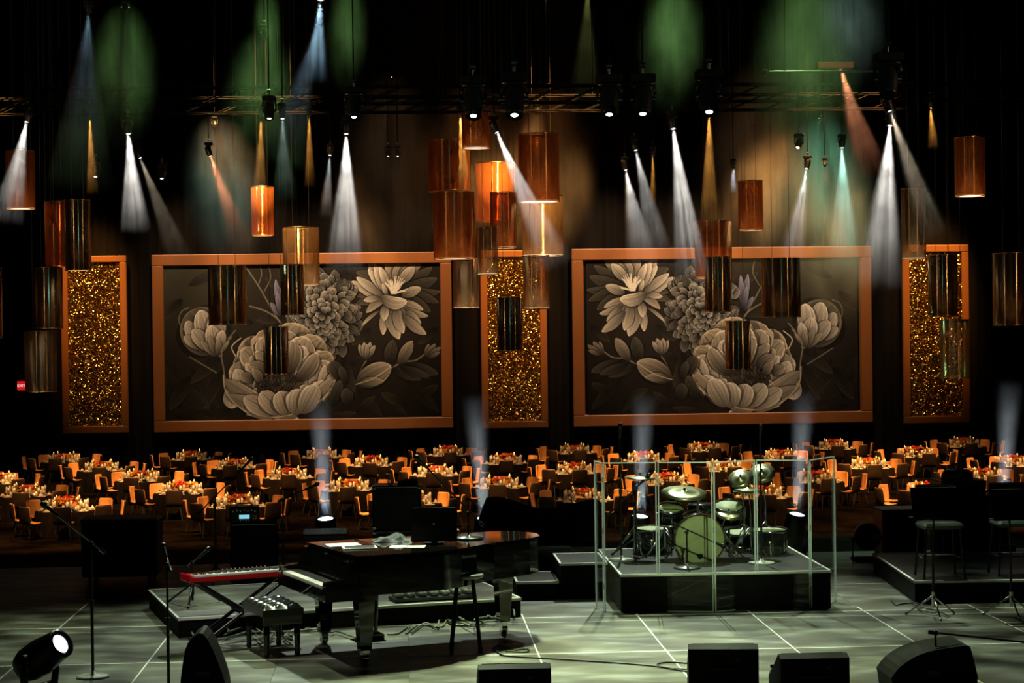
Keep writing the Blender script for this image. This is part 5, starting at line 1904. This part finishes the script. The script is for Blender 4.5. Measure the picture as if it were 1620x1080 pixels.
# ------------------------------------------------------------------ front edge: monitors, stands, lamp
def wedge(px0, px1, py, zt_, label, rz=0.0, kind='back', dep=.5):
    a, b_ = onz(px0, py, zt_), onz(px1, py, zt_)
    w_ = (b_ - a).length
    root = thing('floor_monitor', label, 'speaker', ((a.x + b_.x) / 2, (a.y + b_.y) / 2, 0), rz, 'floor monitors along the stage front')
    h = zt_
    if kind == 'back':
        prof = [(0, 0), (dep, 0), (dep, h * .35), (.10, h), (0, h * .93)]
    else:
        prof = [(-.02, 0), (dep, .0), (dep, .14), (.28, h * .8), (.08, h), (-.04, h * .9)]
    Q = Matrix(((0, 0, 1), (1, 0, 0), (0, 1, 0)))
    MB().prism(prof, -w_ / 2, w_ / 2, Q).build('cabinet', black, root)
    d = Vector((0, .10 - dep, h * .65))
    nrm = Vector((0, h * .65, dep - .10)).normalized()
    mid = Vector((0, (dep + .10) / 2, h * .675))
    ang = math.atan2(h * .65, -(dep - .10))
    MB().box(mid + nrm * .006, (w_ * .9, (Vector((dep, h * .35)) - Vector((.10, h))).length * .92, .012), Matrix.Rotation(-math.atan2(h * .65, dep - .10), 3, 'X')).build('grille', M('perforated_grille', (.012, .012, .012), .5, .4, scale=120, var=.6), root)
    MB().tube([(-w_ * .18, -.004, h * .55), (-w_ * .16, -.03, h * .55), (w_ * .16, -.03, h * .55), (w_ * .18, -.004, h * .55)], .009, 6).build('handle', satin, root)
    MB().bbox((w_ * .2, -.006, h * .72), (.03, .012, .03), .004).build('connector', darksteel, root)
    return root


wedge(757, 872, 1053, .34, 'low black floor monitor cut by the bottom edge, centre')
wedge(1089, 1200, 1021, .42, 'black floor monitor turned slightly, right of centre at the bottom edge', -.12)
wedge(1234, 1345, 1036, .38, 'square black floor monitor at the bottom edge beside the water bottle')
# side-on monitors: profile faces the camera
def side_wedge(pts, Y, dep, label):
    c0 = at(pts[0][0], pts[0][1], Y)
    poly = []
    for x, y in pts:
        q_ = at(x, y, Y)
        poly.append((q_.x - c0.x, max(0.0, q_.z)))
    root = thing('floor_monitor', label, 'speaker', (c0.x, Y, 0), 0, 'floor monitors along the stage front')
    MB().prism(poly, -dep / 2, dep / 2, Matrix(((1, 0, 0), (0, 0, 1), (0, 1, 0)))).build('cabinet', black, root)
    xs_ = [p_[0] for p_ in poly]
    zs_ = [p_[1] for p_ in poly]
    MB().bbox(((min(xs_) + max(xs_)) / 2, -dep / 2 - .004, max(zs_) * .45), (.12, .012, .05), .004).build('side_handle', rubber, root)
    return root


side_wedge([(1398, 1064), (1404, 1055), (1412, 1046), (1424, 1037), (1438, 1029), (1455, 1023), (1478, 1018), (1500, 1015), (1516, 1013), (1521, 1015), (1528, 1040), (1533, 1062), (1530, 1088), (1402, 1088), (1400, 1072)], 15.7, .5, 'curved black floor monitor seen from the side at the lower right')
side_wedge([(291, 1062), (294, 1040), (297, 1022), (302, 1010), (310, 1001), (319, 995), (325, 996), (332, 1004), (340, 1019), (348, 1038), (355, 1056), (360, 1074), (362, 1092), (289, 1092)], 15.9, .42, 'tapering black floor monitor seen from the side at the lower left')
bt = thing('water_bottle', 'small clear water bottle on the stage between two floor monitors', 'bottle', V2(onz(1222, 1090, 0)))
MB().lathe([(.03, 0), (.033, .02), (.033, .13), (.014, .17), (.014, .19)], 14).build('bottle_body', bot_m, bt)
MB().lathe([(.017, .185), (.017, .21), (0, .212)], 10).build('cap', darksteel, bt)

# foreground moving head at the lower left
lp = at(97, 1017, 15.3)
fixture(lp, (.62, -.42, .42), 1.05, 'black moving head light with glowing white lens at the lower left corner', lens_cool, hang=False, lr=.075, group='floor standing lights')
# singer's boom stand at the left
p = onz(147, 1071, 0)
zt0 = at(146, 860, p.y).z
a_, e_ = at(160, 868, p.y) - at(146, 860, p.y), at(92, 814, p.y) - at(146, 860, p.y)
mic_stand((p.x, p.y, 0), 'round', zt0, (tuple(a_), tuple(e_), chrome), 'tall microphone stand with round base and rising boom at the left', base_mat=pale)  # chrome boom puts the light that catches it into the material
p = onz(267, 1092, 0)
mic_stand((p.x, p.y, 0), 'round', at(267, 893, p.y).z, ((.02, .0, -.02), (-.02, .12, .06)), 'straight black microphone stand beside the low platform at left')
p = onz(1545, 1092, 0)
zt0 = at(1480, 1012, p.y).z
p2 = at(1480, 1018, p.y)
mic_stand((p2.x, p.y, 0), 'round', max(.3, zt0 + .06), ((.0, 0, 0), tuple(at(1660, 1031, p.y) - at(1480, 1012, p.y))), 'low boom stand reaching to the right picture edge behind the curved monitor', mic=False)
p = onz(452, 935, 0)
tl = at(447, 790, 23.0)
mic_stand((tl.x, 23.0, 0), 'tripod', tl.z, ((.0, 0, 0), (.28, 0, .12)), 'black tripod microphone stand between the speaker cabinet and the piano')
tl = at(352, 790, 23.3)
mic_stand((at(340, 800, 23.3).x, 23.3, 0), 'tripod', at(340, 800, 23.3).z, (tuple(at(318, 808, 23.3) - at(340, 800, 23.3)), tuple(at(384, 740, 23.3) - at(340, 800, 23.3))), 'boom microphone stand left of the amplifier head, arm rising to the right')
p = onz(303, 958, .2)
mic_stand((p.x, p.y + .1, .204), 'tripod', at(303, 893, p.y).z - .2, ((0, 0, 0), (.06, .05, .05)), 'short tripod stand on the low platform behind the red keyboard')
# small keyboard / controller on a stand behind the piano
mx = thing('mixer_table', 'small dark mixer on a stand between the microphone stand and piano', 'mixer', (at(515, 850, 22.9).x, 22.9, 0))
zx = at(515, 845, 22.9).z
MB().bbox((0, 0, zx), (.55, .3, .08), .02, Matrix.Rotation(.15, 3, 'X')).build('console', satin, mx)
b = MB()
for i in range(9):
    b.cyl((-.22 + i * .055, -.06 + .03 * (i % 3), zx + .04), (-.22 + i * .055, -.06 + .03 * (i % 3), zx + .065), .01, n=7)
b.build('knobs', chrome, mx)
for s in (-1, 1):
    MB().cyl((s * .2, -.1, 0), (-s * .2, .1, zx - .05), .014, n=8).build('stand_leg', satin, mx)
    MB().cyl((s * .2, .12, 0), (-s * .2, -.1, zx - .05), .014, n=8).build('stand_leg', satin, mx)

# pedal board under the piano, on the low platform
Q15 = Matrix.Rotation(math.radians(15), 4, 'Z')
pb = thing('pedal_board', 'row of small effect pedals on the low platform below the piano', 'pedals', Vector((kr_p.x, kr_p.y, 0)) + (Q15 @ Vector((2.75, .28, .204))), math.radians(15))
MB().bbox((0, 0, .02), (.9, .3, .04), .01).build('board', darksteel, pb)
for i in range(7):
    pd = MB().bbox((-.38 + i * .127, 0, .065), (.085, .2, .05), .012).build('pedal', M('pedal_enamel', (.28, .32, .26), .35, .3), pb)
    MB().cyl((-.38 + i * .127 - .02, .05, .09), (-.38 + i * .127 - .02, .05, .11), .01, n=8).cyl((-.38 + i * .127 + .02, .05, .09), (-.38 + i * .127 + .02, .05, .11), .01, n=8).cyl((-.38 + i * .127, -.06, .09), (-.38 + i * .127, -.06, .1), .014, n=8).build('pedal_knob', chrome, pd)

# cables
def F(px, py, z=.010):
    q_ = onz(px, py, z)
    return (q_.x, q_.y, z)


palecab = M('pale_cable', (.22, .25, .2), .35)
cable([F(792, 1020), F(780, 1024), F(786, 1030), F(800, 1037), F(860, 1041), F(940, 1046), F(1000, 1050), F(1060, 1056), F(1110, 1060)], 'thin black cable snaking from the stool towards the floor monitors')
cable([F(1090, 1062), F(1050, 1055), F(1040, 1050), F(1060, 1047), F(1095, 1049)], 'loop of black cable beside the turned floor monitor')
cable([F(815, 1028), F(835, 1026), F(832, 1031), F(800, 1030)], 'short curled cable end near the stool', .007)
rng = random.Random(3)
NM = ['pale tangled cable under the grand piano nearest the stool', 'pale tangled cable under the middle of the grand piano', 'cable crossing under the piano keyboard end', 'pale coil of cable under the tufted bench', 'cable lying behind the tufted bench', 'cable running along the foot of the low platform', 'cable below the red keyboard', 'cable loop by the tail leg of the piano']
for k, (xa, ya, xb, yb) in enumerate([(620, 1002, 716, 985), (650, 996, 790, 975), (480, 1000, 600, 1004), (400, 1010, 470, 1000), (360, 1000, 450, 985), (300, 1006, 520, 992), (330, 990, 420, 1004), (740, 984, 812, 970)]):
    pts = []
    for i in range(9):
        t = i / 8
        pts.append(F(xa + (xb - xa) * t + rng.uniform(-14, 14), ya + (yb - ya) * t + rng.uniform(-9, 9), .012 + .01 * k))
    cable(pts, NM[k], .010, palecab)
rng2 = random.Random(9)
for k, (xa, ya, xb, yb, nm) in enumerate([(1410, 950, 1480, 965, 'black cable sagging from the right platform to the stage floor'), (1440, 958, 1500, 972, 'black cable by the tripod of the wide music stand')]):
    cable([F(xa + (xb - xa) * i / 6 + rng2.uniform(-6, 6), ya + (yb - ya) * i / 6 + rng2.uniform(-5, 5), .012 + .012 * k) for i in range(7)], nm)
